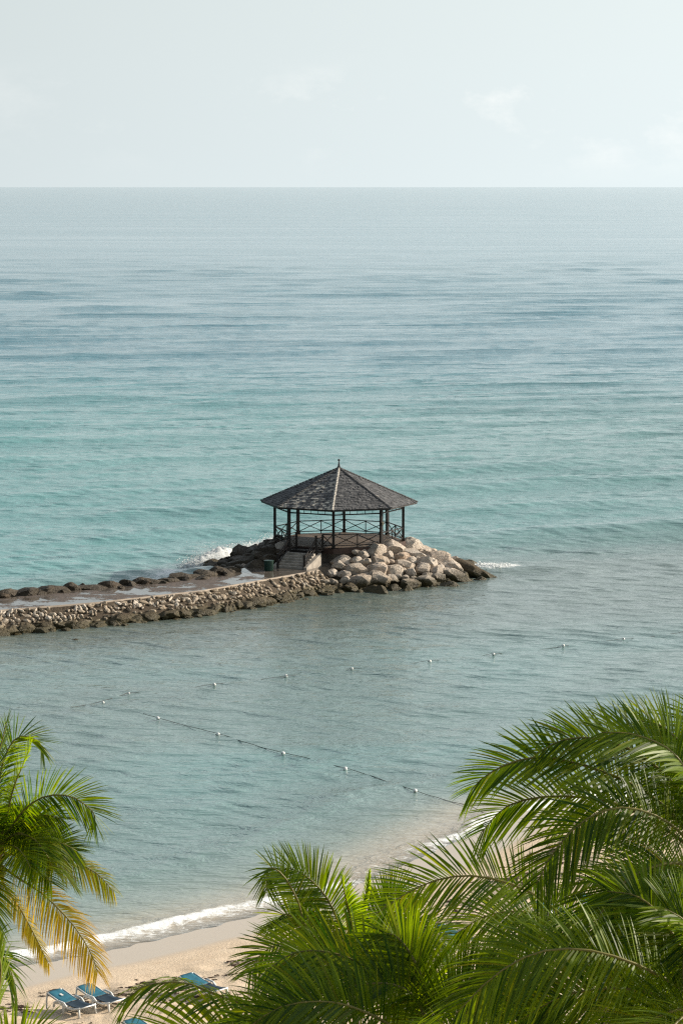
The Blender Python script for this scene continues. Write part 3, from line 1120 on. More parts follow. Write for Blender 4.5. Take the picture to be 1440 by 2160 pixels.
# stones beyond the frame on the left are left out
vis = []
for s, t, w, hgt in stones:
    p, tx_, up = face_point(s, t)
    if p.x / p.y > -0.150 and not (noise.noise(Vector((p.x * 0.55, p.y * 0.55, p.z * 0.9 + 4))) > 0.22 and r2.random() < 0.6):
        vis.append((p, tx_, up, w, hgt))
vis.sort(key=lambda v: v[0].y)
rest_v, rest_f = [], []
for k, (p, tx_, up, w, hgt) in enumerate(vis):
    ty = up.cross(tx_).normalized()
    ang = r2.uniform(-1.0, 0.5)
    ax = tx_ * math.cos(ang) + ty * math.sin(ang)
    ay = up.cross(ax)
    tilt = Quaternion(ax, r2.uniform(-0.18, 0.18)) @ Quaternion(ay, r2.uniform(-0.18, 0.18))
    Mx = Matrix((tilt @ ax, tilt @ ay, tilt @ up)).transposed()
    sc = (w * 0.70, hgt * 0.70, r2.uniform(0.12, 0.22))
    loc = p + up * (r2.uniform(0.0, 0.08) + 0.2 * noise.noise(Vector((p.x * 0.4, p.y * 0.4, p.z * 0.5))) * (ZP - p.z) / 1.55)
    me = r2.choice(stone_pool)
    if k < 300:
        o = put(me, 'stone', reve, loc, sc, Mx.to_euler())
    else:
        b = len(rest_v)
        S = Matrix.Diagonal(sc)
        rest_v += [tuple(loc + Mx @ (S @ v.co)) for v in me.vertices]
        rest_f += [tuple(i + b for i in pl.vertices) for pl in me.polygons]
if rest_v:
    rm = bpy.data.meshes.new('stones')
    rm.from_pydata(rest_v, [], rest_f)
    rm.polygons.foreach_set('use_smooth', [True] * len(rm.polygons))
    link('stones', rm, M['stone'], reve, 'stuff')
# toe rocks
s = 0.0
while s < flen + 0.5:
    p, tx_, up = face_point(min(s, flen - 0.02), r2.uniform(0.78, 0.98))
    w = r2.uniform(0.4, 0.85)
    if p.x / p.y > -0.160:
        put(r2.choice(toe_pool), 'boulder', reve, (p.x, p.y, r2.uniform(-0.1, 0.2)), (w * 1.25, w * 0.8, w * r2.uniform(0.55, 0.75)),
            (R(r2.uniform(-15, 15)), R(r2.uniform(-15, 15)), math.atan2(tx_.y, tx_.x) + r2.uniform(-0.5, 0.5)))
        if r2.random() < 0.75:
            v = r2.uniform(0.22, 0.45)
            q = p - up.cross(tx_) * 0 + Vector((fd_n[120][0], fd_n[120][1], 0)) * r2.uniform(0.4, 0.9)
            put(r2.choice(toe_pool), 'boulder', reve, (q.x, q.y, r2.uniform(-0.22, 0.0)), (v * 1.4, v, v * 0.6), (0, 0, r2.uniform(0, 6.28)))
    s += w * 1.35
# sea-side row
row_px = [(-60, 1266, 1.0), (12, 1255, 1.25), (52, 1253, 1.0), (90, 1249, 1.0), (118, 1247, 1.1), (150, 1243, .75), (195, 1239, 1.2), (232, 1236, .9),
          (270, 1232, .62), (300, 1228, 1.0), (330, 1228, .95), (356, 1225, .8), (380, 1220, .9), (408, 1216, 1.0), (436, 1212, 1.1), (460, 1209, .9), (478, 1204, 1.0)]
for px, py, w in row_px:
    p = G(px, py + 3, ZP)
    put(r2.choice(dark_pool), 'boulder', jetty, (p.x, p.y + 0.35, ZP - 0.02), (w * 1.2, w * 0.7, 0.55 * r2.uniform(.6, 1.15)),
        (R(r2.uniform(-14, 14)), R(r2.uniform(-14, 14)), R(r2.uniform(5, 40))))
    for _ in range(2):
        v = r2.uniform(0.25, 0.5)
        put(r2.choice(dark_pool), 'boulder', jetty, (p.x + r2.uniform(-0.9, 0.9), p.y + r2.uniform(-0.6, 0.6), ZP), (v * 1.3, v, v * 0.7), (R(r2.uniform(-20, 20)), R(r2.uniform(-20, 20)), r2.uniform(0, 6.28)))
bs = resample(back, 46)
for i in range(46):
    q = bs[i]
    if q[0] / q[1] < -0.16:
        continue
    put(r2.choice(dark_pool), 'boulder', jetty, (q[0] - 0.7, q[1] + 1.0, r2.uniform(0.0, 0.5)), (r2.uniform(.7, 1.0), r2.uniform(.6, .8), .5), (0, 0, r2.uniform(0, 6.28)))

# ------------------------------------------------------------------ gazebo
gaz = thing('gazebo', 'dark timber octagonal gazebo with shingled roof and finial on boulder mound', 'gazebo', GZ)
RP, RE = 5.0, 6.05
EAVE, APEX = 3.0, 5.62
ROT = R(-4.7)


def gp(k, r, z):
    """corner k of the octagon; k = 0 is the front corner, counted towards the right"""
    a = ROT + k * math.pi / 4
    return Vector((math.sin(a) * r, -math.cos(a) * r, z))


# base and deck
mb = MB()
lo = [gp(k, 4.75, -1.3) for k in range(8)]
hi = [gp(k, 4.75, -0.42) for k in range(8)]
mb.add(lo + hi, [tuple(range(8, 16))] + [(k, (k + 1) % 8, (k + 1) % 8 + 8, k + 8) for k in range(8)])
mb.build('base', M['base'], gaz)
mb = MB()
for k in range(8):
    a, b = gp(k, 5.18, -0.23), gp(k + 1, 5.18, -0.23)
    t = (b - a).normalized()
    mb = MB()
    mb.bar(a - t * 0.03, b + t * 0.03, 0.07, 0.40)
    mb.build('fascia', M['fascia'], gaz)
ap = 5.12 * math.cos(math.pi / 8)
mb = MB()
y = -ap
while y < ap:
    w = 0.138
    yc = y + w / 2
    xs = []
    lim = 1e9
    for k in range(8):
        a = R(22.5) + k * math.pi / 4
        nx, ny = math.sin(a), -math.cos(a)
        if abs(nx) > 1e-6:
            for yy in (y, y + w):
                v = (ap - ny * yy) / nx
                if nx > 0:
                    lim = min(lim, v)
    if lim > 0.05:
        mb.box((0, yc, -0.02 + random.uniform(-.002, .002)), (2 * lim, w - 0.012, 0.04))
    y += w
deck = mb.build('deck', M['deck'], gaz, 'stuff')
deck.rotation_euler = (0, 0, ROT)

# posts, plates, frieze
for k in range(8):
    mb = MB()
    p = gp(k, RP, 0)
    mb.box(p + Vector((0, 0, 1.55)), (0.2, 0.2, 3.1), Matrix.Rotation(ROT + k * math.pi / 4, 3, 'Z'))
    mb.box(p + Vector((0, 0, 0.06)), (0.27, 0.27, 0.12), Matrix.Rotation(ROT + k * math.pi / 4, 3, 'Z'))
    mb.build('post', M['wood'], gaz)
    a, b = gp(k, RP, 0), gp(k + 1, RP, 0)
    t = (b - a).normalized()
    a2, b2 = a + t * 0.105, b - t * 0.105
    mb = MB()
    mb.bar(a2 + Vector((0, 0, 2.92)), b2 + Vector((0, 0, 2.92)), 0.1, 0.16)
    mb.bar(a2 + Vector((0, 0, 2.52)), b2 + Vector((0, 0, 2.52)), 0.07, 0.09)
    for i in range(1, 6):
        q = a2.lerp(b2, i / 6)
        mb.bar(q + Vector((0, 0, 2.565)), q + Vector((0, 0, 2.84)), 0.045)
    mb.build('frieze', M['wood'], gaz)
# railings; the front-left bay (corners 7 to 0) is the entrance: a short return on its right only
for k in range(8):
    a, b = gp(k, RP, 0), gp(k + 1, RP, 0)
    t = (b - a).normalized()
    a2, b2 = a + t * 0.105, b - t * 0.105
    if k == 7:
        a2 = a + t * 2.9
        panels = 1
    else:
        panels = 2
    up = Vector((0, 0, 1))
    rail = MB()
    rail.bar(a2 + up * 1.0, b2 + up * 1.0, 0.10, 0.06)
    ro = rail.build('railing', M['wood'], gaz)
    rail = MB()
    rail.bar(a2 + up * 0.16, b2 + up * 0.16, 0.05, 0.06)
    rail.build('bottom_rail', M['wood'], ro)
    for j in range(panels):
        c, d = a2.lerp(b2, j / panels), a2.lerp(b2, (j + 1) / panels)
        if j:
            mm = MB()
            mm.bar(c, c + up * 0.965, 0.075)
            mm.build('baluster', M['wood'], ro)
        xx = MB()
        xx.bar(c + up * 0.19, d + up * 0.96, 0.045, 0.055)
        xx.bar(c + up * 0.96 + t.cross(up) * 0.02, d + up * 0.19 + t.cross(up) * 0.02, 0.045, 0.055)
        xx.build('cross_brace', M['wood'], ro)

# roof: rafters, boarding, shingles, ridge caps, finial
apex = Vector((0, 0, APEX))
mb = MB()
for k in range(8):
    mb.bar(gp(k, RE - 0.15, EAVE - 0.06), apex - Vector((0, 0, 0.22)), 0.1, 0.16)
    for j in (0.33, 0.67):
        e0 = gp(k, RE - 0.2, EAVE - 0.05).lerp(gp(k + 1, RE - 0.2, EAVE - 0.05), j)
        mb.bar(e0, e0 * 0.25 + (apex - Vector((0, 0, 0.22))) * 0.75, 0.06, 0.12)
mb.build('rafters', M['wood'], gaz)
mb = MB()
vs = [gp(k, RE - 0.03, EAVE) for k in range(8)] + [apex - Vector((0, 0, 0.04))]
vs2 = [v - Vector((0, 0, 0.05)) for v in vs]
mb.add(vs + vs2, [(k, (k + 1) % 8, 8) for k in range(8)] + [((k + 1) % 8 + 9, k + 9, 17) for k in range(8)] + [(k, k + 9, (k + 1) % 8 + 9, (k + 1) % 8) for k in range(8)])
mb.build('roof_boarding', M['wood'], gaz)
mb = MB()
for k in range(8):
    mb.bar(gp(k, RE, EAVE - 0.05), gp(k + 1, RE, EAVE - 0.05), 0.05, 0.14)
mb.build('eave_board', M['wood'], gaz)
r3 = random.Random(3)
NR = 26
for k in range(8):
    e0, e1 = gp(k, RE + 0.06, EAVE), gp(k + 1, RE + 0.06, EAVE)
    mid = (e0 + e1) / 2
    sl = (apex - mid)
    SL = sl.length
    sl = sl / SL
    ex = (e1 - e0).normalized()
    nn = ex.cross(sl).normalized()
    if nn.z < 0:
        nn = -nn
    W = (e1 - e0).length
    sv, sf, tone = [], [], []
    for j in range(NR):
        s0 = SL * j / NR
        s1 = s0 + SL / NR * 1.28
        w0 = W * (1 - s0 / SL)
        x = -w0 / 2
        first = True
        while x < w0 / 2 - 0.02:
            w = r3.uniform(0.18, 0.36)
            if first:
                w *= r3.uniform(0.4, 1)
                first = False
            xe = min(x + w, w0 / 2)
            lift = r3.uniform(0.026, 0.05) + (0.03 if r3.random() < 0.06 else 0)
            tl = r3.uniform(-0.026, 0.026)
            ds = r3.uniform(-0.03, 0.03)
            g_ = 0.006
            hw1 = W * (1 - min(s1, SL) / SL) / 2
            xa, xb = max(-hw1, x + g_), min(hw1, xe - g_)
            if xb - xa < 0.01:
                xa = xb = max(-hw1, min(hw1, (x + xe) / 2))
            q = [mid + ex * (x + g_) + sl * (s0 + ds) + nn * (lift + tl), mid + ex * (xe - g_) + sl * (s0 + ds) + nn * (lift - tl),
                 mid + ex * xb + sl * min(s1, SL) + nn * 0.012, mid + ex * xa + sl * min(s1, SL) + nn * 0.012,
                 mid + ex * (x + g_) + sl * (s0 + ds) + nn * 0.001, mid + ex * (xe - g_) + sl * (s0 + ds) + nn * 0.001]
            b = len(sv)
            sv += [tuple(v) for v in q]
            sf += [(b, b + 1, b + 2, b + 3), (b + 4, b + 5, b + 1, b), (b + 4, b, b + 3, b + 3), (b + 1, b + 5, b + 2, b + 2)]
            tv = min(1.0, max(0.0, r3.gauss(0.42, 0.14)))
            if k == 7 and r3.random() < 0.5:
                tv = r3.uniform(0.85, 1.0)          # many paler shingles on this face
            tone += [tv] * 6
            x = xe
    sf = [tuple(dict.fromkeys(f)) for f in sf]
    me = bpy.data.meshes.new('shingles')
    me.from_pydata(sv, [], sf)
    a_ = me.attributes.new('tone', 'FLOAT', 'POINT')
    a_.data.foreach_set('value', tone)
    link('shingles', me, M['shingle'], gaz, 'stuff')
    # hip cap made of short overlapping pieces
    cap = MB()
    h0 = gp(k, RE + 0.08, EAVE + 0.035)
    h1 = apex + Vector((0, 0, 0.05))
    n_c = 26
    n1 = nn
    for i in range(n_c):
        a = h0.lerp(h1, i / n_c)
        b = h0.lerp(h1, (i + 1.12) / n_c)
        sd_ = (b - a).normalized().cross(Vector((0, 0, 1))).normalized()
        u_ = sd_.cross((b - a).normalized())
        if u_.z < 0:
            u_ = -u_
        wj = r3.uniform(0.09, 0.125)
        l_ = 0.03
        cap.add([a + u_ * (0.035 + l_), a + sd_ * wj + u_ * l_ * 0.4, b + sd_ * wj - u_ * 0.005, b + u_ * 0.035, b - sd_ * wj - u_ * 0.005, a - sd_ * wj + u_ * l_ * 0.4],
                [(0, 1, 2, 3), (0, 3, 4, 5)])
    cap.build('hip_cap', M['ridge'] if k == 0 else M['cap_dark'], gaz)
fin = MB()
fin.tube([apex + Vector((0, 0, z)) for z in (-0.1, 0.12, 0.14, 0.32, 0.34, 0.52)], [0.13, 0.13, 0.085, 0.075, 0.055, 0.04], 10)
fo_ = fin.build('finial', M['iron'], gaz, smooth=False)
bm = bmesh.new()
bmesh.ops.create_uvsphere(bm, u_segments=12, v_segments=8, radius=0.095)
bme = bpy.data.meshes.new('ball')
bm.to_mesh(bme)
bm.free()
ball = link('ball', bme, M['iron'], fo_)
ball.location = apex + Vector((0, 0, 0.62))
# wall lamp on the front right post
lm = MB()
q = gp(1, RP, 1.72) + Vector((0.13, -0.08, 0))
lm.box(q, (0.12, 0.12, 0.2))
lm.box(q + Vector((0, 0, 0.12)), (0.16, 0.16, 0.03))
lm.build('post_lamp', M['lamp'], gaz)

# ------------------------------------------------------------------ entrance landing and steps (a thing of its own)
stair = thing('entrance_steps', 'worn concrete steps with dark timber handrails climbing from jetty to gazebo', 'steps', (GZ.x, GZ.y, 0))
D0 = 5.18 * math.cos(math.pi / 8)
SW = 2.3


def sp(d, s, z):
    v = st_dir * d + st_side * s
    return Vector((v.x, v.y, z))


RZ = math.atan2(st_dir.y, st_dir.x)
MR = Matrix.Rotation(RZ, 3, 'Z')
mb = MB()
for i in range(8):
    mb.box(sp(D0 + 0.08 + 0.15 * i + 0.07, 0, GZ.z - 0.16), (0.14, SW, 0.05), MR)
mb.box(sp(D0 + 0.65, 0, GZ.z - 0.34), (1.2, SW - 0.1, 0.28), MR)
mb.build('landing', M['wood'], stair, bevel=0.005)
NS = 6
top = GZ.z - 0.3
for i in range(NS):
    z1 = top - (i + 0) * (top - ZP) / NS
    mb = MB()
    d = D0 + 1.3 + 0.30 * i
    mb.box(sp(d + 0.15, 0, (z1 + ZP - 0.2) / 2), (0.30 - 0.004, SW - 0.003 * i, z1 - ZP + 0.2), MR)
    mb.build('step', M['concrete'], stair, bevel=0.03)
mb = MB()
for sgn in (1, -1):
    a, b = sp(D0 + 0.9, sgn * (SW / 2 + 0.17), 0), sp(D0 + 1.3 + 0.3 * NS + 0.2, sgn * (SW / 2 + 0.17), 0)
    sd_ = st_side * 0.13
    za, zb = GZ.z - 0.3, ZP + 0.18
    vs = [a + sd_ + Vector((0, 0, za)), a - sd_ + Vector((0, 0, za)), b - sd_ + Vector((0, 0, zb)), b + sd_ + Vector((0, 0, zb))]
    vs += [Vector((v.x, v.y, 0.6)) for v in vs]
    mb = MB()
    mb.add(vs, [(0, 1, 2, 3), (0, 4, 5, 1), (1, 5, 6, 2), (2, 6, 7, 3), (3, 7, 4, 0), (4, 7, 6, 5)])
    mb.build('stringer', M['concrete'], stair)
for sgn in (1, -1):
    off = sgn * (SW / 2 - 0.02)
    p0 = sp(D0 + 0.1, off, GZ.z - 0.14)
    p1 = sp(D0 + 1.2, off, GZ.z - 0.14)
    p2 = sp(D0 + 1.3 + 0.3 * NS, off, ZP)
    rl = MB()
    up = Vector((0, 0, 1))
    rl.bar(p0 + up * 0.95, p1 + up * 0.95, 0.07, 0.07)
    rl.bar(p0 + up * 0.15, p1 + up * 0.15, 0.05, 0.06)
    rl.bar(p1 + up * 0.92, p2 + up * 0.90, 0.07, 0.08)
    rl.bar(p1 + up * 0.25, p2 + up * 0.25, 0.05, 0.06)
    h_ = rl.build('handrail', M['wood'], stair)
    for p, hh in ((p0, 1.12), (p1, 1.15), (p2, 1.05)):
        pb = MB()
        pb.bar(p - up * 0.1, p + up * hh, 0.17)
        pb.bar(p + up * hh, p + up * (hh + 0.04), 0.2)
        pb.build('newel', M['wood'], h_)
    xb = MB()
    xb.bar(p0 + up * 0.18, p1 + up * 0.92, 0.045, 0.05)
    xb.bar(p0 + up * 0.92, p1 + up * 0.18, 0.04, 0.05)
    xb.bar(p1 + up * 0.28, p2 + up * 0.86, 0.045, 0.05)
    xb.bar(p1 + up * 0.88, p2 + up * 0.28, 0.04, 0.05)
    xb.build('cross_brace', M['wood'], h_)

# white standpipe beside the steps
sp_ = G(668, 1193, 1.3)
stp = thing('standpipe', 'thin white standpipe beside the steps among the boulders', 'pipe', sp_)
mb = MB()
mb.tube([(0, 0, -0.2), (0, 0, 0.75)], 0.055, 8)
mb.build('riser', M['white'], stp, smooth=True)
mb = MB()
mb.tube([(0, 0, 0.75), (0.02, -0.02, 0.82), (0.2, -0.1, 0.86)], 0.04, 8)
mb.build('spout', M['white'], stp, smooth=True)

# litter bin
bp = G(567, 1204, ZP)
binr = thing('litter_bin', 'dark green round litter bin at the foot of the gazebo steps', 'bin', bp)
mb = MB()
mb.tube([(0, 0, z) for z in (0.0, 0.03, 0.72, 0.74)], [0.29, 0.31, 0.345, 0.34], 16)
body = mb.build('body', M['bin'], binr)
mb = MB()
for k in range(16):
    a = 2 * math.pi * (k + .5) / 16
    mb.bar((0.325 * math.cos(a), 0.325 * math.sin(a), 0.05), (0.35 * math.cos(a), 0.35 * math.sin(a), 0.7), 0.05, 0.02, (math.cos(a), math.sin(a), 0))
mb.build('slats', M['bin'], binr, 'stuff')
mb = MB()
mb.tube([(0, 0, z) for z in (0.74, 0.79, 0.80)], [0.38, 0.385, 0.30], 16)
mb.build('rim', M['bin'], binr)

# ------------------------------------------------------------------ surf: flying spray and broken water
def spray(name, pts, nper, spread, up, size, seed):
    r_ = np.random.default_rng(seed)
    O = np.array([[1, 0, 0], [-1, 0, 0], [0, 1, 0], [0, -1, 0], [0, 0, 1], [0, 0, -1]], float)
    FO = np.array([[0, 2, 4], [2, 1, 4], [1, 3, 4], [3, 0, 4], [2, 0, 5], [1, 2, 5], [3, 1, 5], [0, 3, 5]])
    V, Fc = [], []
    c = 0
    for (x, y, z, k) in pts:
        n_ = int(nper * k)
        hh = r_.exponential(1.0, n_) * up * k
        hh = np.minimum(hh, up * k * 3.2)
        sx = r_.normal(size=n_) * spread * (0.7 + 0.3 * hh / up)
        sy = r_.normal(size=n_) * spread * 0.8
        ss = size * r_.lognormal(-0.1, 0.5, n_) * np.clip(1.5 - hh / (up * 2.2), 0.45, 1.5)
        for a in range(n_):
            V.append(O * ss[a] * r_.uniform(0.7, 1.3, 3) + np.array([x + sx[a] - 0.25 * hh[a], y + sy[a], z + hh[a]]))
            Fc.append(FO + c)
            c += 6
    me = np_mesh(name, np.vstack(V), np.vstack(Fc), True)
    return link(name, me, M['foam'], kind='stuff')


sp_pts = []
for px, py, k in ((405, 1200, .45), (420, 1196, .7), (433, 1192, .9), (445, 1190, 1.2), (455, 1188, 1.4), (465, 1184, 1.2), (475, 1180, .9), (487, 1174, .7),
                  (500, 1168, .6), (515, 1164, .5), (530, 1158, .45), (545, 1154, .35), (570, 1150, .45), (585, 1147, .7), (592, 1146, .7)):
    p = G(px - 6, py - 1, 0.3)
    sp_pts.append((p.x, p.y + 0.5, 0.25, k))
so_ = spray('sea_spray', sp_pts, 1500, 0.5, 0.36, 0.024, 3)
burst = list(sp_pts)
tag(so_, 'white wave spray bursting over the dark rocks behind the jetty', 'spray')
sp_pts = []
for px, py, k in ((985, 1190, .4), (1005, 1194, .5), (1020, 1196, .7), (1035, 1197, .8), (1050, 1197, .9), (1062, 1196, .7)):
    p = G(px, py, 0.1)
    sp_pts.append((p.x, p.y, 0.12, k))
so2_ = spray('sea_spray', sp_pts, 520, 0.38, 0.14, 0.03, 4)
burst2 = list(sp_pts)
tag(so2_, 'white broken water off the right-hand tip of the boulder mound', 'spray')

def foam_sheet_material():
    m, n, l = new_mat('thin_foam')
    g = nd(n, 'ShaderNodeNewGeometry')
    a = nd(n, 'ShaderNodeAttribute', attribute_name='dense')
    t = nd(n, 'ShaderNodeTexNoise', i_Scale=3.0, i_Detail=9.0, i_Roughness=0.72, i_Distortion=0.8)
    l.new(g.outputs['Position'], t.inputs['Vector'])
    ad = nd(n, 'ShaderNodeMath', operation='ADD')
    l.new(t.outputs[0], ad.inputs[0])
    l.new(a.outputs['Fac'], ad.inputs[1])
    r = ramp(n, [(0.52, (0,) * 3), (0.85, (1,) * 3)])
    l.new(ad.outputs[0], r.inputs[0])
    d = nd(n, 'ShaderNodeBsdfDiffuse')
    d.inputs[0].default_value = (0.85, 0.88, 0.88, 1)
    tl = nd(n, 'ShaderNodeBsdfTranslucent')
    tl.inputs[0].default_value = (0.85, 0.88, 0.88, 1)
    m1 = nd(n, 'ShaderNodeMixShader', i_0=0.45)
    l.new(d.outputs[0], m1.inputs[1])
    l.new(tl.outputs[0], m1.inputs[2])
    tr = nd(n, 'ShaderNodeBsdfTransparent')
    mx = nd(n, 'ShaderNodeMixShader')
    l.new(r.outputs[0], mx.inputs[0])
    l.new(tr.outputs[0], mx.inputs[1])
    l.new(m1.outputs[0], mx.inputs[2])
    o = nd(n, 'ShaderNodeOutputMaterial')
    l.new(mx.outputs[0], o.inputs[0])
    return m


M['foam_sheet'] = foam_sheet_material()


def foam_sheet(pts, height, width, parent, seed):
    # a tumbling crest: an arched, lumpy sheet along the line of the break
    line = resample(np.array([(p[0], p[1]) for p in pts]), 90)
    kk = np.interp(np.linspace(0, 1, 90), np.linspace(0, 1, len(pts)), [p[3] for p in pts])
    tg = np.gradient(line, axis=0)
    tg /= np.linalg.norm(tg, axis=1)[:, None]
    V, D = [], []
    NA = 16
    for i in range(90):
        for j in range(NA):
            a = j / (NA - 1)
            off = (a - 0.5) * 2 * width * (0.5 + 0.6 * kk[i])
            z = height * kk[i] * math.sin(math.pi * a) ** 0.7
            q = Vector((line[i][0] - tg[i][1] * off, line[i][1] + tg[i][0] * off, z))
            nz = noise.noise(q * 1.6 + Vector((seed, 0, 0))) * 0.30 + noise.noise(q * 4.5) * 0.12
            V.append((q.x, q.y + 0.3 * nz, max(-0.05, q.z * (1 + nz * 1.6)) + 0.02))
            D.append(min(0.42, 0.5 * math.sin(math.pi * a) * (0.35 + 0.6 * kk[i])) * min(1, i / 14, (89 - i) / 10))
    idx = np.arange(90 * NA).reshape(90, NA)
    fc = np.stack([idx[:-1, :-1], idx[1:, :-1], idx[1:, 1:], idx[:-1, 1:]], -1).reshape(-1, 4)
    link('foam_crest', np_mesh('foam_crest', np.array(V), fc, True, {'dense': ('FLOAT', np.array(D))}), M['foam_sheet'], parent)


foam_sheet(burst, 0.85, 1.0, so_, 3.0)
foam_sheet([(p[0], p[1] + 0.9, p[2], p[3] * 0.8) for p in burst], 0.5, 1.0, so_, 9.0)
foam_sheet(burst2, 0.35, 0.8, so2_, 5.0)

# ------------------------------------------------------------------ swim lines: floats on ropes
def buoy_mesh():
    mb = MB()
    prof = [(-0.13, 0.03), (-0.10, 0.09), (-0.03, 0.125), (0.03, 0.125), (0.10, 0.09), (0.13, 0.03)]
    mb.tube([(0, 0, z) for z, _ in prof], [r for _, r in prof], 12)
    return mb.mesh('float_body', True)


def collar_mesh():
    mb = MB()
    mb.tube([(0, 0, -0.18), (0, 0, 0.18)], 0.03, 8)
    return mb.mesh('rope_eye', True)


fb_me, fc_me = buoy_mesh(), collar_mesh()
fb_me.materials.append(M['buoy'])
fc_me.materials.append(M['rope'])
line1 = [(218, 1482), (272, 1463), (452, 1444), (603, 1426), (742, 1411), (906, 1395), (1040, 1380), (1187, 1362), (1314, 1348)]
line2 = [(333, 1515), (460, 1549), (597, 1589), (728, 1622), (875, 1668)]
lab1 = ['tiny white float at the left end of the farther swim line', 'small white float second from left on the farther swim line',
        'white float third from left on the farther swim line', 'white float left of the gazebo reflection on the farther swim line',
        'white float in the gazebo reflection on the farther swim line', 'white float just right of the gazebo reflection on farther line',
        'white float third from the right end of the farther swim line', 'white float second from the right end of the farther line',
        'white float at the right end of the farther swim line']
lab2 = ['white float at the left end of the nearer swim line', 'white float second from left on the nearer swim line',
        'white float in the middle of the nearer swim line', 'white float second nearest the beach on the nearer swim line',
        'white float nearest the beach on the nearer swim line']
for pts, labs, grp, tail in ((line1, lab1, 'floats on the farther swim line', [(1440, 1333)]), (line2, lab2, 'floats on the nearer swim line', [(990, 1706), (1062, 1738)])):
    way = [G(x, y, 0.0) for x, y in ([(300, 1506)] if pts is line2 else [(150, 1492)]) + pts + tail]
    rp = []
    for a, b in zip(way[:-1], way[1:]):
        for i in range(24):
            t = i / 24
            q = a.lerp(b, t)
            q.z = 0.045 - (0.20 if pts is line1 else 0.035) * math.sin(math.pi * t) ** 0.8 * (0.6 + 0.8 * noise.noise(Vector((q.x * 0.3, q.y * 0.3, 1)))) + 0.03 * noise.noise(q * 0.8)
            q.x += 0.25 * noise.noise(q * 0.25)
            q.y += 0.35 * noise.noise(q * 0.2 + Vector((9, 0, 0)))
            rp.append(q)
    w = way[-1]
    w.z = 0.06
    rp.append(w)
    mb = MB()
    mb.tube(rp, 0.012 if pts is line1 else 0.014, 6)
    o = mb.build('float_rope', M['rope'], smooth=True)
    tag(o, 'dark rope of the farther swim line crossing the bay' if pts is line1 else 'dark rope of the nearer swim line running in to the beach', 'rope')
    for (x, y), lb in zip(pts, labs):
        p = G(x, y, 0.07)
        t = thing('swim_float', lb, 'float', p, random.uniform(0, 6.28), grp)
        sc = 0.62 if x < 300 and pts is line1 else random.uniform(0.74, 0.88)
        tilt_ = random.uniform(-0.6, 0.6)
        for nm, me in (('float_body', fb_me), ('rope_eye', fc_me)):
            c = bpy.data.objects.new(nm, me)
            C.objects.link(c)
            c.parent = t
            c.rotation_euler = (math.pi / 2 - tilt_, 0, 0)
            c.scale = (sc,) * 3
# a stray dark rock just awash in the bay
awash = put(toe_pool[2], 'awash_rock', None, G(160, 1351, -0.02), (0.3, 0.2, 0.14), (0, 0, 0.3))
tag(awash, 'small dark rock awash in the bay below the jetty', 'rock')

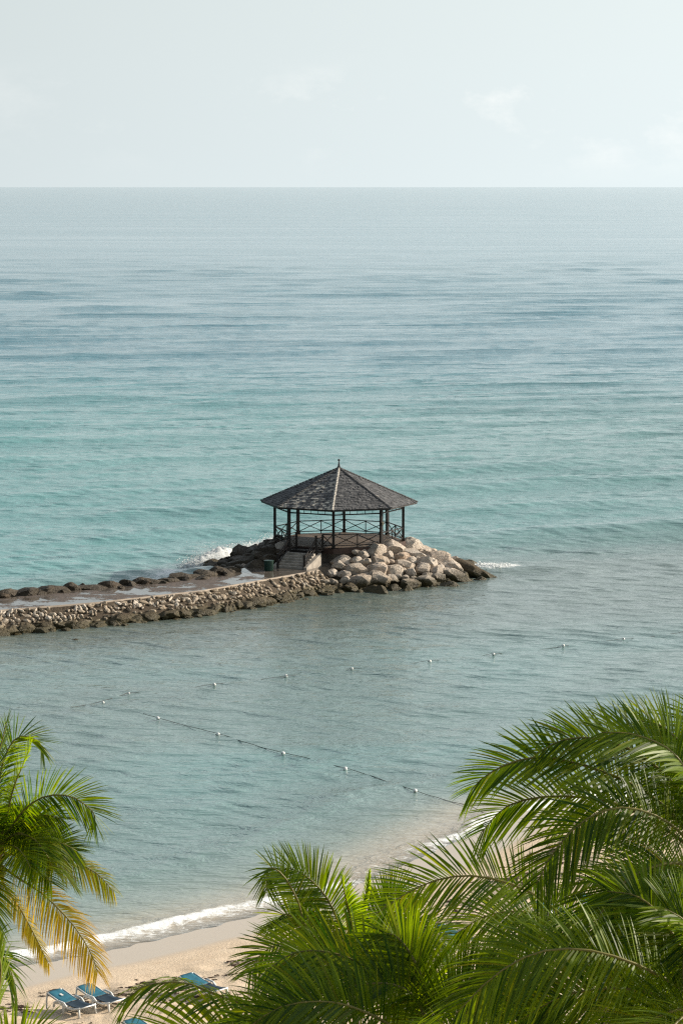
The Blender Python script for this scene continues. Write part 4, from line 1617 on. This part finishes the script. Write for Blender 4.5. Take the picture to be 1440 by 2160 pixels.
# ------------------------------------------------------------------ sun loungers
def make_lounger():
    """x runs from the head (negative) to the foot"""
    t = thing('sun_lounger', 'x', 'sun lounger', (0, 0, 0), 0, 'blue sun loungers on the beach')
    t.scale = (0.9, 0.9, 0.95)
    W2 = 0.42
    for sg in (-1, 1):
        mb = MB()
        mb.tube([(-0.52, sg * W2, 0.33), (-0.2, sg * W2, 0.37), (0.15, sg * W2, 0.28), (0.55, sg * W2, 0.26), (0.86, sg * W2, 0.34), (0.98, sg * W2, 0.37)], 0.042, 8)
        mb.build('side_rail', M['white'], t, smooth=True)
        mb = MB()
        mb.tube([(-0.95, sg * (W2 - .02), 0.56), (-0.93, sg * (W2 - .02), 0.62), (-0.5, sg * (W2 - .02), 0.50), (0.0, sg * (W2 - .02), 0.36)], 0.026, 8)
        mb.build('back_rail', M['white'], t, smooth=True)
        mb = MB()
        mb.tube([(-0.50, sg * (W2 + .045), 0.18), (-0.42, sg * (W2 + .05), 0.38), (-0.2, sg * (W2 + .06), 0.47), (0.1, sg * (W2 + .05), 0.44), (0.28, sg * (W2 + .045), 0.3)], 0.042, 8)
        mb.build('arm', M['white'], t, smooth=True)
        for xx, top_ in ((0.0, 0.40), (0.92, 0.36)):
            mb = MB()
            mb.tube([(xx, sg * W2, top_), (xx + 0.03, sg * (W2 + 0.01), 0.2), (xx + 0.05, sg * (W2 + 0.02), 0.0)], [0.046, 0.046, 0.052], 8)
            mb.build('leg', M['white'], t, smooth=True)
        mb = MB()
        mb.tube([(-0.93, sg * (W2 - .02), 0.60), (-0.98, sg * (W2 - .02), 0.3), (-0.97, sg * (W2 - .02), 0.0)], [0.034, 0.034, 0.04], 8)
        mb.build('leg', M['white'], t, smooth=True)
    for xx, z in ((0.15, 0.28), (0.98, 0.37), (-0.93, 0.61)):
        mb = MB()
        mb.tube([(xx, -W2, z), (xx, W2, z)], 0.026, 8)
        mb.build('cross_bar', M['white'], t, smooth=True)

    def cloth(x0, z0, x1, z1, sag, w, nx=9, ny=7, over=0.0):
        vs, fs = [], []
        for i in range(nx):
            for j in range(ny):
                a, b = i / (nx - 1), j / (ny - 1) * 2 - 1
                edge_ = over * max(0, abs(b) - 0.72) / 0.28
                vs.append((x0 + (x1 - x0) * a, b * w, z0 + (z1 - z0) * a - sag * math.sin(math.pi * a) * (1 - b * b * 0.6) - edge_ + 0.012 * noise.noise(Vector((a * 4, b * 3, x0)))))
        for i in range(nx - 1):
            for j in range(ny - 1):
                fs.append((i * ny + j, (i + 1) * ny + j, (i + 1) * ny + j + 1, i * ny + j + 1))
        m_ = MB()
        m_.add(vs, fs)
        return m_
    o = cloth(-0.97, 0.655, 0.02, 0.415, 0.035, W2 + 0.01, over=0.05).build('back_sling', M['sling'], t, smooth=True)
    so = o.modifiers.new('thick', 'SOLIDIFY')
    so.thickness = 0.012
    e_ = cloth(-0.62, 0.578, -0.45, 0.537, 0.0, 0.05, 3, 3)
    e_.build('emblem', M['print'], o)
    o = cloth(0.03, 0.40, 0.95, 0.385, 0.09, W2 - 0.03).build('seat_sling', M['sling_shade'], t, smooth=True)
    so = o.modifiers.new('thick', 'SOLIDIFY')
    so.thickness = 0.012
    return t


def copy_tree(o, parent=None):
    c = o.copy()
    C.objects.link(c)
    c.parent = parent
    for ch in list(o.children):
        copy_tree(ch, c)
    return c


proto = make_lounger()
lounge = [(150, 2133, -42, 'blue sun lounger with white frame standing in front of its twin at lower left'),
          (212, 2121, -42, 'blue sun lounger with white frame just behind the front one at lower left'),
          (428, 2098, -42, 'blue sun lounger alone on the sand above a dark palm frond tip'),
          (312, 2196, -42, 'blue sun lounger at the bottom edge seen through palm leaflets'),
          (905, 2005, -44, 'blue sun lounger in the gap between the two central palm crowns'),
          (960, 1992, -44, 'blue sun lounger behind the drooping dark frond right of the middle palm'),
          (1170, 1938, -44, 'blue sun lounger showing through fronds left of the dark right-hand palms'),
          (1255, 1925, -44, 'blue sun lounger in the shade at the edge of the right-hand palms')]
for i, (px, py, a, lb) in enumerate(lounge):
    z = 1.0
    for _ in range(4):
        p = G(px, py, z)
        z = ground(p.x, p.y)
    t = proto if i == 0 else copy_tree(proto)
    t.location = (p.x, p.y, z - 0.01)
    t.rotation_euler = (0, 0, R(a))
    t['label'] = lb
    if i:
        for o in list(t.children_recursive):
            if o.name.startswith('emblem'):
                bpy.data.objects.remove(o)

# seaweed wrack on the sand
r4 = random.Random(21)
mb = MB()
sh_r = resample(shore, 400)
sh_t = np.gradient(sh_r, axis=0)
sh_t /= np.linalg.norm(sh_t, axis=1)[:, None]
for _ in range(3600):
    i = r4.randrange(60, 330)
    d = r4.choice((r4.gauss(5.6, 0.35), r4.gauss(7.2, 0.9), r4.uniform(5, 11)))
    q = sh_r[i] + np.array([sh_t[i][1], -sh_t[i][0]]) * d + np.array([r4.gauss(0, .4), r4.gauss(0, .2)])
    if noise.noise(Vector((q[0] * 0.45, q[1] * 0.45, 3))) < 0.0 or q[1] > 130 or q[1] < 85:
        continue
    z = ground(q[0], q[1])
    for _ in range(r4.randint(1, 4)):
        a = r4.uniform(-0.6, 0.6)
        l_ = r4.uniform(0.03, 0.12)
        c = Vector((q[0] + r4.gauss(0, 0.1), q[1] + r4.gauss(0, 0.06), z + 0.02))
        dv = Vector((math.cos(a), math.sin(a), 0)) * l_
        mb.bar(c - dv, c + dv + Vector((0, 0, r4.uniform(-.01, .02))), r4.uniform(0.015, 0.04), r4.uniform(0.012, 0.03))
o = mb.build('seaweed_wrack', M['wrack'], kind='stuff')
tag(o, 'dark dry seaweed strewn in lines over the dry sand', 'seaweed')

# ------------------------------------------------------------------ palms
GREEN = np.array([0.020, 0.056, 0.005])
LIGHT = np.array([0.140, 0.205, 0.005])
YELLOW = np.array([0.36, 0.27, 0.035])
BROWN = np.array([0.26, 0.13, 0.035])


def catmull(pts, n):
    pts = [Vector(p) for p in pts]
    pts = [pts[0] * 2 - pts[1]] + pts + [pts[-1] * 2 - pts[-2]]
    out = []
    m = len(pts) - 3
    for i in range(n):
        t = i / (n - 1) * m
        k = min(int(t), m - 1)
        f = t - k
        p0, p1, p2, p3 = pts[k:k + 4]
        out.append(0.5 * ((2 * p1) + (p2 - p0) * f + (2 * p0 - 5 * p1 + 4 * p2 - p3) * f * f + (3 * p1 - p0 - 3 * p2 + p3) * f ** 3))
    return np.array([v[:] for v in out])


def frond(tree, origin, ctrl, n=88, lmax=1.0, roll=0.0, vee=0.35, droop=0.28, age=0.0, seed=0, width=0.05, start=0.16, bright=0.0):
    """one leaf: pinnae along both sides of a bowed midrib; points are relative to the tree"""
    n = int(n * 0.82)
    lmax *= 1.42
    width *= 0.92
    droop *= 0.7
    r_ = np.random.default_rng(seed)
    cv = catmull([Vector(p) - Vector(origin) for p in ctrl], 64)
    seg = np.linalg.norm(np.diff(cv, axis=0), axis=1)
    s = np.concatenate([[0], np.cumsum(seg)])
    L = s[-1]
    T = np.gradient(cv, axis=0)
    T /= np.linalg.norm(T, axis=1)[:, None]
    up = np.array([0, 0, 1.0])
    side = np.cross(T, up)
    # near vertical stretches borrow the overall heading
    head = cv[-1] - cv[0]
    head[2] = 0
    hs = np.cross(head / (np.linalg.norm(head) + 1e-6), up)
    side = side + hs * 0.35
    side -= (side * T).sum(1)[:, None] * T
    side /= np.linalg.norm(side, axis=1)[:, None] + 1e-9
    nor = np.cross(side, T)
    cr_, sr_ = math.cos(roll), math.sin(roll)
    side, nor = side * cr_ + nor * sr_, nor * cr_ - side * sr_
    V, Fc, Col = [], [], []
    us = np.array([0, 0.22, 0.5, 0.78, 1.0])
    ws = np.array([0.55, 1.0, 0.9, 0.6, 0.04])
    tt = start + (1 - start) * np.linspace(0, 1, n) ** 0.96
    c = 0
    leaf_age = age
    for sg in (-1, 1):
        tj = np.clip(tt + r_.normal(0, 0.003, n), 0, 0.999)
        si = tj * L
        B = np.stack([np.interp(si, s, cv[:, k]) for k in range(3)], 1)
        Ti = np.stack([np.interp(si, s, T[:, k]) for k in range(3)], 1)
        Si = np.stack([np.interp(si, s, side[:, k]) for k in range(3)], 1)
        Ni = np.stack([np.interp(si, s, nor[:, k]) for k in range(3)], 1)
        f = (tj - start) / (1 - start)
        alpha = np.radians(68 - 40 * f ** 1.4) + r_.normal(0, 0.035, n)
        ph = vee * (1 - 0.5 * f) + r_.normal(0, 0.07, n)
        ln = lmax * (0.50 + 1.30 * (0.06 + f) ** 0.7 * (1 - f) ** 0.66) / 1.22 * r_.normal(1, 0.05, n)
        D = np.cos(alpha)[:, None] * Ti + np.sin(alpha)[:, None] * (sg * Si * np.cos(ph)[:, None] + Ni * np.sin(ph)[:, None])
        Wd = Ti - (Ti * D).sum(1)[:, None] * D
        Wd = Wd + 0.6 * Ni * r_.normal(0.5, 0.3, n)[:, None]
        Wd -= (Wd * D).sum(1)[:, None] * D
        Wd /= np.linalg.norm(Wd, axis=1)[:, None] + 1e-9
        dr = droop * r_.uniform(0.6, 1.5, n) * (0.8 + 0.4 * leaf_age)
        w = width * (0.65 + 0.5 * np.sin(math.pi * np.clip(f, 0.05, 0.95))) * r_.uniform(0.85, 1.15, n)
        pts = B[:, None, :] + ln[:, None, None] * (us[None, :, None] * D[:, None, :] + (dr[:, None] * us[None, :] ** 2)[:, :, None] * np.array([0, 0, -1.0]))
        # keep the length when drooping
        pts = B[:, None, :] + (pts - B[:, None, :]) * (1 / (1 + 0.18 * dr))[:, None, None]
        lft = pts + Wd[:, None, :] * (w[:, None] * ws[None, :] / 2)[:, :, None]
        rgt = pts - Wd[:, None, :] * (w[:, None] * ws[None, :] / 2)[:, :, None]
        vv = np.stack([lft, rgt], 2).reshape(n, 10, 3)
        V.append(vv.reshape(-1, 3))
        q = np.array([[0, 1, 3, 2], [2, 3, 5, 4], [4, 5, 7, 6], [6, 7, 9, 8]])
        Fc.append((q[None] + (np.arange(n) * 10)[:, None, None] + c).reshape(-1, 4))
        c += n * 10
        # colour: green, yellowing and browning from the tips of old leaves
        mixl = np.clip(r_.normal(0.34 + 0.5 * bright, 0.24, n), 0, 1)[:, None]
        g = GREEN * (1 - mixl) + LIGHT * mixl
        uu = np.repeat(us, 2)
        ya = np.clip(leaf_age * (0.55 + 0.5 * f)[:, None] + 0.5 * leaf_age * uu[None, :] + r_.normal(0, 0.13, n)[:, None] - 0.12, 0, 1)
        ba = np.clip((leaf_age - 0.45) * 1.3 * (uu[None, :] ** 1.5) + r_.normal(0, 0.10, n)[:, None] * leaf_age + 0.05 * (uu[None, :] > 0.95), 0, 1)
        cc = g[:, None, :] * (1 - ya[..., None]) + YELLOW * ya[..., None]
        cc = cc * (1 - ba[..., None]) + BROWN * ba[..., None]
        Col.append(cc.reshape(-1, 3))
    mb = MB()
    ids = list(range(0, 64, 5)) + [63]
    mb.tube([cv[i] for i in ids], [0.042 * (1 - 0.85 * i / 63) + 0.004 for i in ids], 6)
    fo = mb.build('frond', M['rachis'], tree, smooth=True)
    me = np_mesh('leaflets', np.vstack(V), np.vstack(Fc), False, {'leafcol': ('FLOAT_COLOR', np.clip(np.vstack(Col), 0.004, 1))})
    link('leaflets', me, M['leaf'], fo, 'stuff')
    return fo


def auto_frond(base, az, el, length, bend, npt=7, sideways=0.0):
    """midrib leaving the crown at azimuth az, elevation el (radians), bowing down by bend"""
    pts = [Vector(base)]
    st = length / (npt - 1)
    for i in range(npt - 1):
        f = (i + 0.5) / (npt - 1)
        e_ = el - bend * f ** 1.4
        a_ = az + sideways * f
        d = Vector((math.cos(a_) * math.cos(e_), math.sin(a_) * math.cos(e_), math.sin(e_)))
        pts.append(pts[-1] + d * st)
    return pts


def palm(label, crown, base_shift, manual, autos, seed, lmax=1.0, width=0.05, length=4.6, n=88, coconuts=6, lean=None, group='coconut palms along the beach'):
    """manual: (points in survey pixels with depth offset, keyword dict); autos: list of (az deg, el deg, length factor, bend deg, age)"""
    cx = Vector(crown)
    bx, by = cx.x + base_shift[0], cx.y + base_shift[1]
    gz = ground(bx, by)
    t = thing('palm_tree', label, 'palm tree', (bx, by, gz), 0, group)
    org = Vector((bx, by, gz))
    # trunk, ringed and swelling at the foot
    mb = MB()
    pts, rads = [], []
    rel = cx - org
    NT = 40
    for i in range(NT + 1):
        f = i / NT
        p = Vector((rel.x * f ** 1.6, rel.y * f ** 1.6, (rel.z - 0.35) * f))
        pts.append(p)
        rads.append((0.15 + 0.13 * math.exp(-f * 9) - 0.03 * f) * (1.0 + (0.07 if i % 2 else 0.0)))
    mb.tube(pts, rads, 10)
    mb.build('trunk', M['trunk'], t)
    # fibrous crown heart
    mb = MB()
    r_ = random.Random(seed)
    for k in range(14):
        a = 2.399 * k
        e_ = r_.uniform(0.5, 1.3)
        d = Vector((math.cos(a) * math.cos(e_), math.sin(a) * math.cos(e_), math.sin(e_)))
        p0 = rel + Vector((0, 0, -0.35))
        mb.tube([p0 + Vector((d.x * .1, d.y * .1, 0)), p0 + d * 0.45, p0 + d * 0.8 + Vector((0, 0, .05))], [0.09, 0.055, 0.03], 6)
    mb.build('crown_heart', M['husk'], t)
    for k in range(coconuts):
        a = 2.399 * k + seed
        c = put(coco_me, 'coconut', t, rel + Vector((math.cos(a) * .28, math.sin(a) * .28, -0.45 - 0.12 * (k % 3))), (0.12, 0.12, 0.15), (0, 0, a))
    i = 0
    for mpts, kw in manual:
        kw = dict(kw)
        ctrl = [Q(px, py, cx.y + dy) for px, py, dy in mpts]
        turn = kw.pop('turn', 0.9)
        face = -turn if mpts[-1][0] > mpts[0][0] else turn
        if abs(mpts[-1][0] - mpts[0][0]) < 60:
            face *= 0.4
        kw['roll'] = face + 0.35 * kw.get('roll', 0.0)
        kw.setdefault('lmax', lmax)
        kw.setdefault('width', width)
        frond(t, org, ctrl, n=kw.pop('n', n), seed=seed * 100 + i, **kw)
        i += 1
    for az, el, lf, bend, age in autos:
        ctrl = auto_frond(cx, R(az), R(el), length * lf, R(bend), sideways=r_.uniform(-0.15, 0.15))
        frond(t, org, ctrl, n=n, lmax=lmax * (0.85 + 0.15 * lf), width=width, seed=seed * 100 + i, roll=-math.cos(R(az)) * r_.uniform(0.2, 1.0) + r_.uniform(-.2, .2), age=age,
              vee=r_.uniform(0.15, 0.5), droop=r_.uniform(0.2, 0.55) + 0.25 * age)
        i += 1
    return t


M['husk'] = simple_mat('palm_husk', (0.20, 0.13, 0.06), 0.9, 0.4, 5, 0.6, 20)
M['coco'] = simple_mat('green_coconut', (0.16, 0.17, 0.03), 0.45, 0.3, 4)
coco_me = rock_mesh('coconut', 900, 2, cut=1.2, lump=0.05)
coco_me.materials.append(M['coco'])


def ring(n, el0, el1, seed, lo=0.85, hi=1.05, age=0.0, skip=None, az0=0.0):
    r_ = random.Random(seed)
    out = []
    for k in range(n):
        f = (k + 0.5) / n
        az = (az0 + k * 137.5 + r_.uniform(-12, 12)) % 360
        if skip and skip(az):
            continue
        el = el0 + (el1 - el0) * f
        out.append((az, el + r_.uniform(-6, 6), r_.uniform(lo, hi), r_.uniform(60, 100) if el > 20 else r_.uniform(45, 75), max(0, age * (f - 0.5) * 2)))
    return out


# A: the palm at the left edge, yellowing lower fronds
YA = 90.0
cA = Q(-12, 1800, YA)
palm('coconut palm at the left edge with yellow drooping lower fronds', cA, (-1.2, -1.5), [
    ([(-8, 1800, 0), (40, 1722, -.2), (90, 1682, -.4), (150, 1680, -.6), (196, 1712, -.7), (200, 1735, -.7)], dict(roll=-0.2, vee=.5, lmax=1.15)),
    ([(-8, 1800, 0), (-5, 1690, .3), (8, 1605, .5), (38, 1555, .6), (80, 1562, .7), (92, 1588, .7)], dict(vee=.4, roll=.3)),
    ([(-10, 1800, 0), (10, 1740, -.4), (30, 1660, -.8), (55, 1600, -.9), (64, 1572, -.9)], dict(bright=.6, vee=.55, lmax=.85, roll=.9)),
    ([(-8, 1806, 0), (50, 1772, .2), (110, 1790, .5), (150, 1812, .6), (205, 1842, .7), (240, 1880, .7)], dict(age=.32, droop=.7, vee=.0, lmax=.7)),
    ([(-8, 1806, 0), (30, 1760, -.6), (62, 1765, -1.0), (100, 1805, -1.2), (112, 1832, -1.3)], dict(age=.15, droop=.8, vee=.0)),
    ([(-10, 1815, 0), (35, 1850, -.5), (90, 1885, -.8), (150, 1945, -1), (190, 2005, -1.1), (206, 2050, -1.2)], dict(age=.78, droop=.6, vee=-.1, lmax=.88, roll=-.25)),
    ([(-10, 1818, 0), (10, 1868, .4), (45, 1920, .7), (75, 1975, .8), (104, 2035, .8)], dict(age=.6, droop=.5, vee=-.1, lmax=.5)),
    ([(-12, 1812, 0), (-30, 1740, -.2), (-70, 1690, -.4), (-130, 1690, -.5), (-190, 1740, -.6)], dict()),
    ([(-12, 1805, 0), (-20, 1700, -.3), (-12, 1620, -.6), (6, 1560, -.7), (14, 1525, -.7)], dict(vee=.5, roll=.5)),
], ring(24, 70, -10, 31, age=.12, lo=.55, hi=.8), 1, n=84)
# B: near palm below the left corner, only leaf tips in frame
YB = 62.0
palm('nearest palm, only its bright leaf tips rising into the lower left corner', Q(-70, 2330, YB), (-0.6, -1), [
    ([(-60, 2310, 0), (-20, 2180, -.3), (2, 2060, -.4), (-4, 1998, -.4)], dict(bright=.9, vee=.7, roll=1.2, lmax=.9)),
    ([(-60, 2320, 0), (0, 2250, .5), (50, 2200, .8), (85, 2190, 1.0)], dict(bright=.6, vee=.9, lmax=1.15)),
    ([(-60, 2320, 0), (-70, 2140, .4), (-40, 2010, .7), (10, 2020, .8), (32, 2075, .9)], dict(vee=.1, droop=.6)),
], ring(10, 55, -10, 41, skip=lambda a: a < 75 or a > 285), 2, n=70, coconuts=0)
# C: the palm in the middle
YC = 78.0
cC = Q(742, 2010, YC)
palm('palm in the lower middle with an upright pale spear leaf', cC, (0.4, -2.0), [
    ([(738, 2010, 0), (655, 1975, -.2), (628, 1900, -.4), (596, 1845, -.5), (566, 1832, -.6), (562, 1880, -.7)], dict(roll=.9, vee=.3, lmax=.85)),
    ([(738, 2008, 0), (718, 1955, .2), (690, 1895, .4), (650, 1852, .5), (612, 1832, .5), (590, 1836, .5)], dict(roll=.35, vee=.55, lmax=1.15)),
    ([(742, 2005, 0), (762, 1930, .1), (773, 1880, .1), (778, 1838, .1)], dict(bright=1., vee=.1, lmax=.25, start=.3)),
    ([(742, 2005, 0), (740, 1940, -.4), (728, 1890, -.6), (722, 1862, -.6)], dict(bright=.6, vee=.6, roll=.6, lmax=.8)),
    ([(742, 2005, 0), (790, 1950, .6), (815, 1905, .9), (838, 1882, 1.1), (862, 1885, 1.2)], dict(vee=.4, roll=-.3)),
    ([(742, 2010, 0), (690, 1990, -.8), (620, 1985, -1.4), (560, 2005, -1.8), (525, 2050, -2.0)], dict(vee=.5, roll=-.1)),
    ([(740, 2010, 0), (660, 1960, .8), (610, 1930, 1.2), (590, 1935, 1.3), (584, 1958, 1.4)], dict(vee=.2)),
    ([(742, 2012, 0), (700, 2010, -1.4), (640, 2035, -2.2), (590, 2090, -2.7)], dict(vee=.4)),
    ([(744, 2010, 0), (745, 1975, -.9), (735, 1960, -1.4), (722, 1985, -1.8), (715, 2040, -2.1)], dict(vee=.0, droop=.6)),
    ([(744, 2008, 0), (820, 1960, .2), (880, 1955, .4), (930, 1985, .5), (950, 2030, .6)], dict(vee=.35)),
], ring(15, 50, -30, 51, age=.1, lo=.65, hi=.85, skip=lambda a: 100 < a < 215), 3, n=80, length=4.2)
# D: near palm below the bottom edge, long fronds sweeping left and up
YD = 54.0
cD = Q(905, 2240, YD)
palm('near palm at the bottom edge whose long fronds sweep left over the sand', cD, (0.5, -1.5), [
    ([(905, 2235, 0), (840, 2175, -.4), (770, 2135, -.6), (690, 2113, -.7), (590, 2125, -.8), (500, 2185, -.9)], dict(roll=-.3, vee=.55, lmax=1.2)),
    ([(905, 2230, 0), (890, 2130, .3), (850, 2085, .4), (790, 2074, .5), (690, 2092, .6), (600, 2130, .6)], dict(vee=.6, roll=-.2, lmax=1.15)),
    ([(905, 2235, 0), (700, 2172, .2), (560, 2132, .4), (469, 2103, .5), (390, 2073, .6), (312, 2078, .6), (270, 2105, .6)], dict(vee=-.15, turn=.25, lmax=.95, droop=.75)),
    ([(905, 2230, 0), (930, 2130, -.3), (985, 2070, -.5), (1030, 2040, -.5)], dict(vee=.7, bright=.6, lmax=1.1)),
    ([(903, 2230, 0), (850, 2120, .6), (780, 2045, .9), (700, 2010, 1.1), (620, 2010, 1.2), (560, 2050, 1.2)], dict(vee=.5, lmax=1.1)),
    ([(905, 2230, 0), (900, 2100, .5), (870, 2020, .8), (835, 1975, 1.0), (810, 1970, 1.0)], dict(vee=.5, bright=.5)),
    ([(905, 2235, 0), (780, 2190, -.6), (660, 2165, -.8), (560, 2180, -.9), (470, 2230, -1)], dict(vee=.6, lmax=1.2, bright=.3)),
    ([(905, 2232, 0), (960, 2150, .4), (1040, 2110, .6), (1120, 2120, .7), (1180, 2170, .8)], dict(vee=.5)),
        ([(905, 2235, 0), (700, 2225, -.2), (560, 2185, 0), (440, 2165, .1), (350, 2175, .1), (280, 2220, .2)], dict(vee=.5, lmax=1.0, bright=.9)),
], ring(12, 60, -5, 61, lo=.9, skip=lambda a: 60 < a < 215), 4, n=96, length=5.0, lmax=1.1, coconuts=4)
# E: tall palm at the right edge
YE = 56.0
cE = Q(1500, 1830, YE)
palm('tall palm at the right edge arching dark fronds left over the water', cE, (0.8, -1.5), [
    ([(1500, 1830, 0), (1440, 1760, -.2), (1375, 1718, -.4), (1300, 1704, -.6), (1225, 1735, -.8), (1165, 1800, -.9), (1130, 1865, -1.0)], dict(roll=-.2, vee=.4, lmax=1.12, droop=.45, n=105)),
    ([(1500, 1820, 0), (1400, 1700, .3), (1290, 1635, .6), (1160, 1598, .8), (1080, 1608, 1.0), (1022, 1638, 1.1), (992, 1668, 1.2)], dict(roll=-.1, vee=.45, lmax=1.0, n=105)),
    ([(1500, 1822, 0), (1390, 1740, .8), (1280, 1690, 1.2), (1160, 1680, 1.5), (1070, 1700, 1.7), (1015, 1755, 1.8)], dict(vee=.2, lmax=1.1, n=100)),
    ([(1500, 1815, 0), (1440, 1680, .4), (1360, 1600, .6), (1270, 1560, .7), (1190, 1560, .8), (1130, 1590, .9)], dict(vee=.5, lmax=1.0, n=100)),
    ([(1500, 1812, 0), (1470, 1680, -.2), (1420, 1590, -.3), (1340, 1550, -.4), (1270, 1545, -.4)], dict(vee=.6, lmax=1.1, bright=.4)),
    ([(1500, 1812, 0), (1490, 1690, .4), (1450, 1590, .6), (1400, 1535, .7), (1350, 1520, .8)], dict(vee=.5, bright=.7, lmax=1.0)),
    ([(1500, 1840, 0), (1420, 1820, -.8), (1330, 1850, -1.2), (1270, 1920, -1.4), (1240, 2000, -1.5)], dict(vee=.3, droop=.5, lmax=1.2)),
    ([(1505, 1845, 0), (1440, 1850, .8), (1350, 1880, 1.2), (1270, 1930, 1.4)], dict(vee=.1, droop=.5)),
    ([(1500, 1850, 0), (1440, 1870, -.5), (1390, 1940, -.8), (1360, 2030, -.9)], dict(vee=.2, droop=.4)),
], ring(14, 65, -30, 71, lo=.9, age=.1, skip=lambda a: 110 < a < 235), 5, n=96, length=4.9, lmax=0.98)
# E2: fronds of a palm out of frame reaching in at the upper right
palm('palm out beyond the right edge, leaf tips reaching in above the others', Q(1660, 1640, 60.0), (0.5, -1.5), [
    ([(1660, 1640, 0), (1590, 1560, -.2), (1510, 1520, -.3), (1450, 1535, -.4), (1415, 1580, -.4)], dict(vee=.5, lmax=1.0)),
    ([(1660, 1645, 0), (1570, 1610, .4), (1490, 1610, .7), (1430, 1645, .8), (1395, 1690, .8)], dict(vee=.4, lmax=1.0)),
], ring(12, 60, -20, 81, skip=lambda a: 130 < a < 230), 6, n=80, length=4.0)
# F: lower right palm with the long lit frond
YF = 52.0
palm('palm at lower right with a long sunlit frond arching over the corner', Q(1500, 2130, YF), (0.6, -1.2), [
    ([(1500, 2130, 0), (1420, 2075, -.2), (1330, 2030, -.4), (1230, 2003, -.6), (1130, 2010, -.7), (1040, 2060, -.8), (960, 2140, -.9)], dict(roll=-.3, vee=.25, lmax=1.3, droop=.5, bright=.35, n=110)),
    ([(1500, 2130, 0), (1400, 2100, .6), (1300, 2085, .9), (1190, 2100, 1.1), (1100, 2150, 1.2)], dict(vee=.4, lmax=1.2)),
    ([(1500, 2125, 0), (1440, 2010, .4), (1390, 1930, .6), (1340, 1890, .8), (1280, 1880, .9)], dict(vee=.5, lmax=1.1)),
    ([(1500, 2135, 0), (1430, 2130, -.6), (1360, 2160, -.9), (1300, 2220, -1.0)], dict(vee=.4, lmax=1.1, bright=.4)),
    ([(1500, 2125, 0), (1480, 2020, -.2), (1450, 1950, -.3), (1400, 1915, -.4)], dict(vee=.5, bright=.5)),
], ring(11, 60, -10, 91, skip=lambda a: 120 < a < 215), 7, n=96, length=5.0, lmax=1.15)
# G: darker palm between, its frond reaching left over the beach
YG = 68.0
palm('dark palm between the others, one frond spread over the breaking wavelets', Q(1265, 2015, YG), (0.5, -1.5), [
    ([(1265, 2010, 0), (1190, 1935, .2), (1110, 1878, .4), (1020, 1850, .5), (943, 1851, .6), (868, 1878, .7), (790, 1930, .8)], dict(roll=.25, vee=.35, lmax=1.3, n=100)),
    ([(1265, 2012, 0), (1200, 1960, .8), (1120, 1925, 1.2), (1030, 1930, 1.5), (960, 1970, 1.6)], dict(vee=.3, lmax=1.15)),
    ([(1265, 2012, 0), (1180, 1990, -.4), (1090, 1990, -.7), (1020, 2030, -.9)], dict(vee=.6, lmax=1.1, bright=.3)),
], ring(14, 55, -25, 101, lo=.6, hi=.8, skip=lambda a: 95 < a < 260), 8, n=88, length=4.6)
# H: low palm filling the shade at the right
palm('low shaded palm filling the gap beneath the right-hand fronds', Q(1400, 2010, 74.0), (0.4, -1.5), [], ring(14, 65, -35, 111, lo=.7, hi=.9, skip=lambda a: 125 < a < 205), 9, n=80, length=4.4)
palm('low palm half hidden behind the tallest one at the right edge', Q(1470, 1930, 78.0), (0.4, -1.5), [], ring(18, 65, -35, 121), 10, n=76, length=4.4)
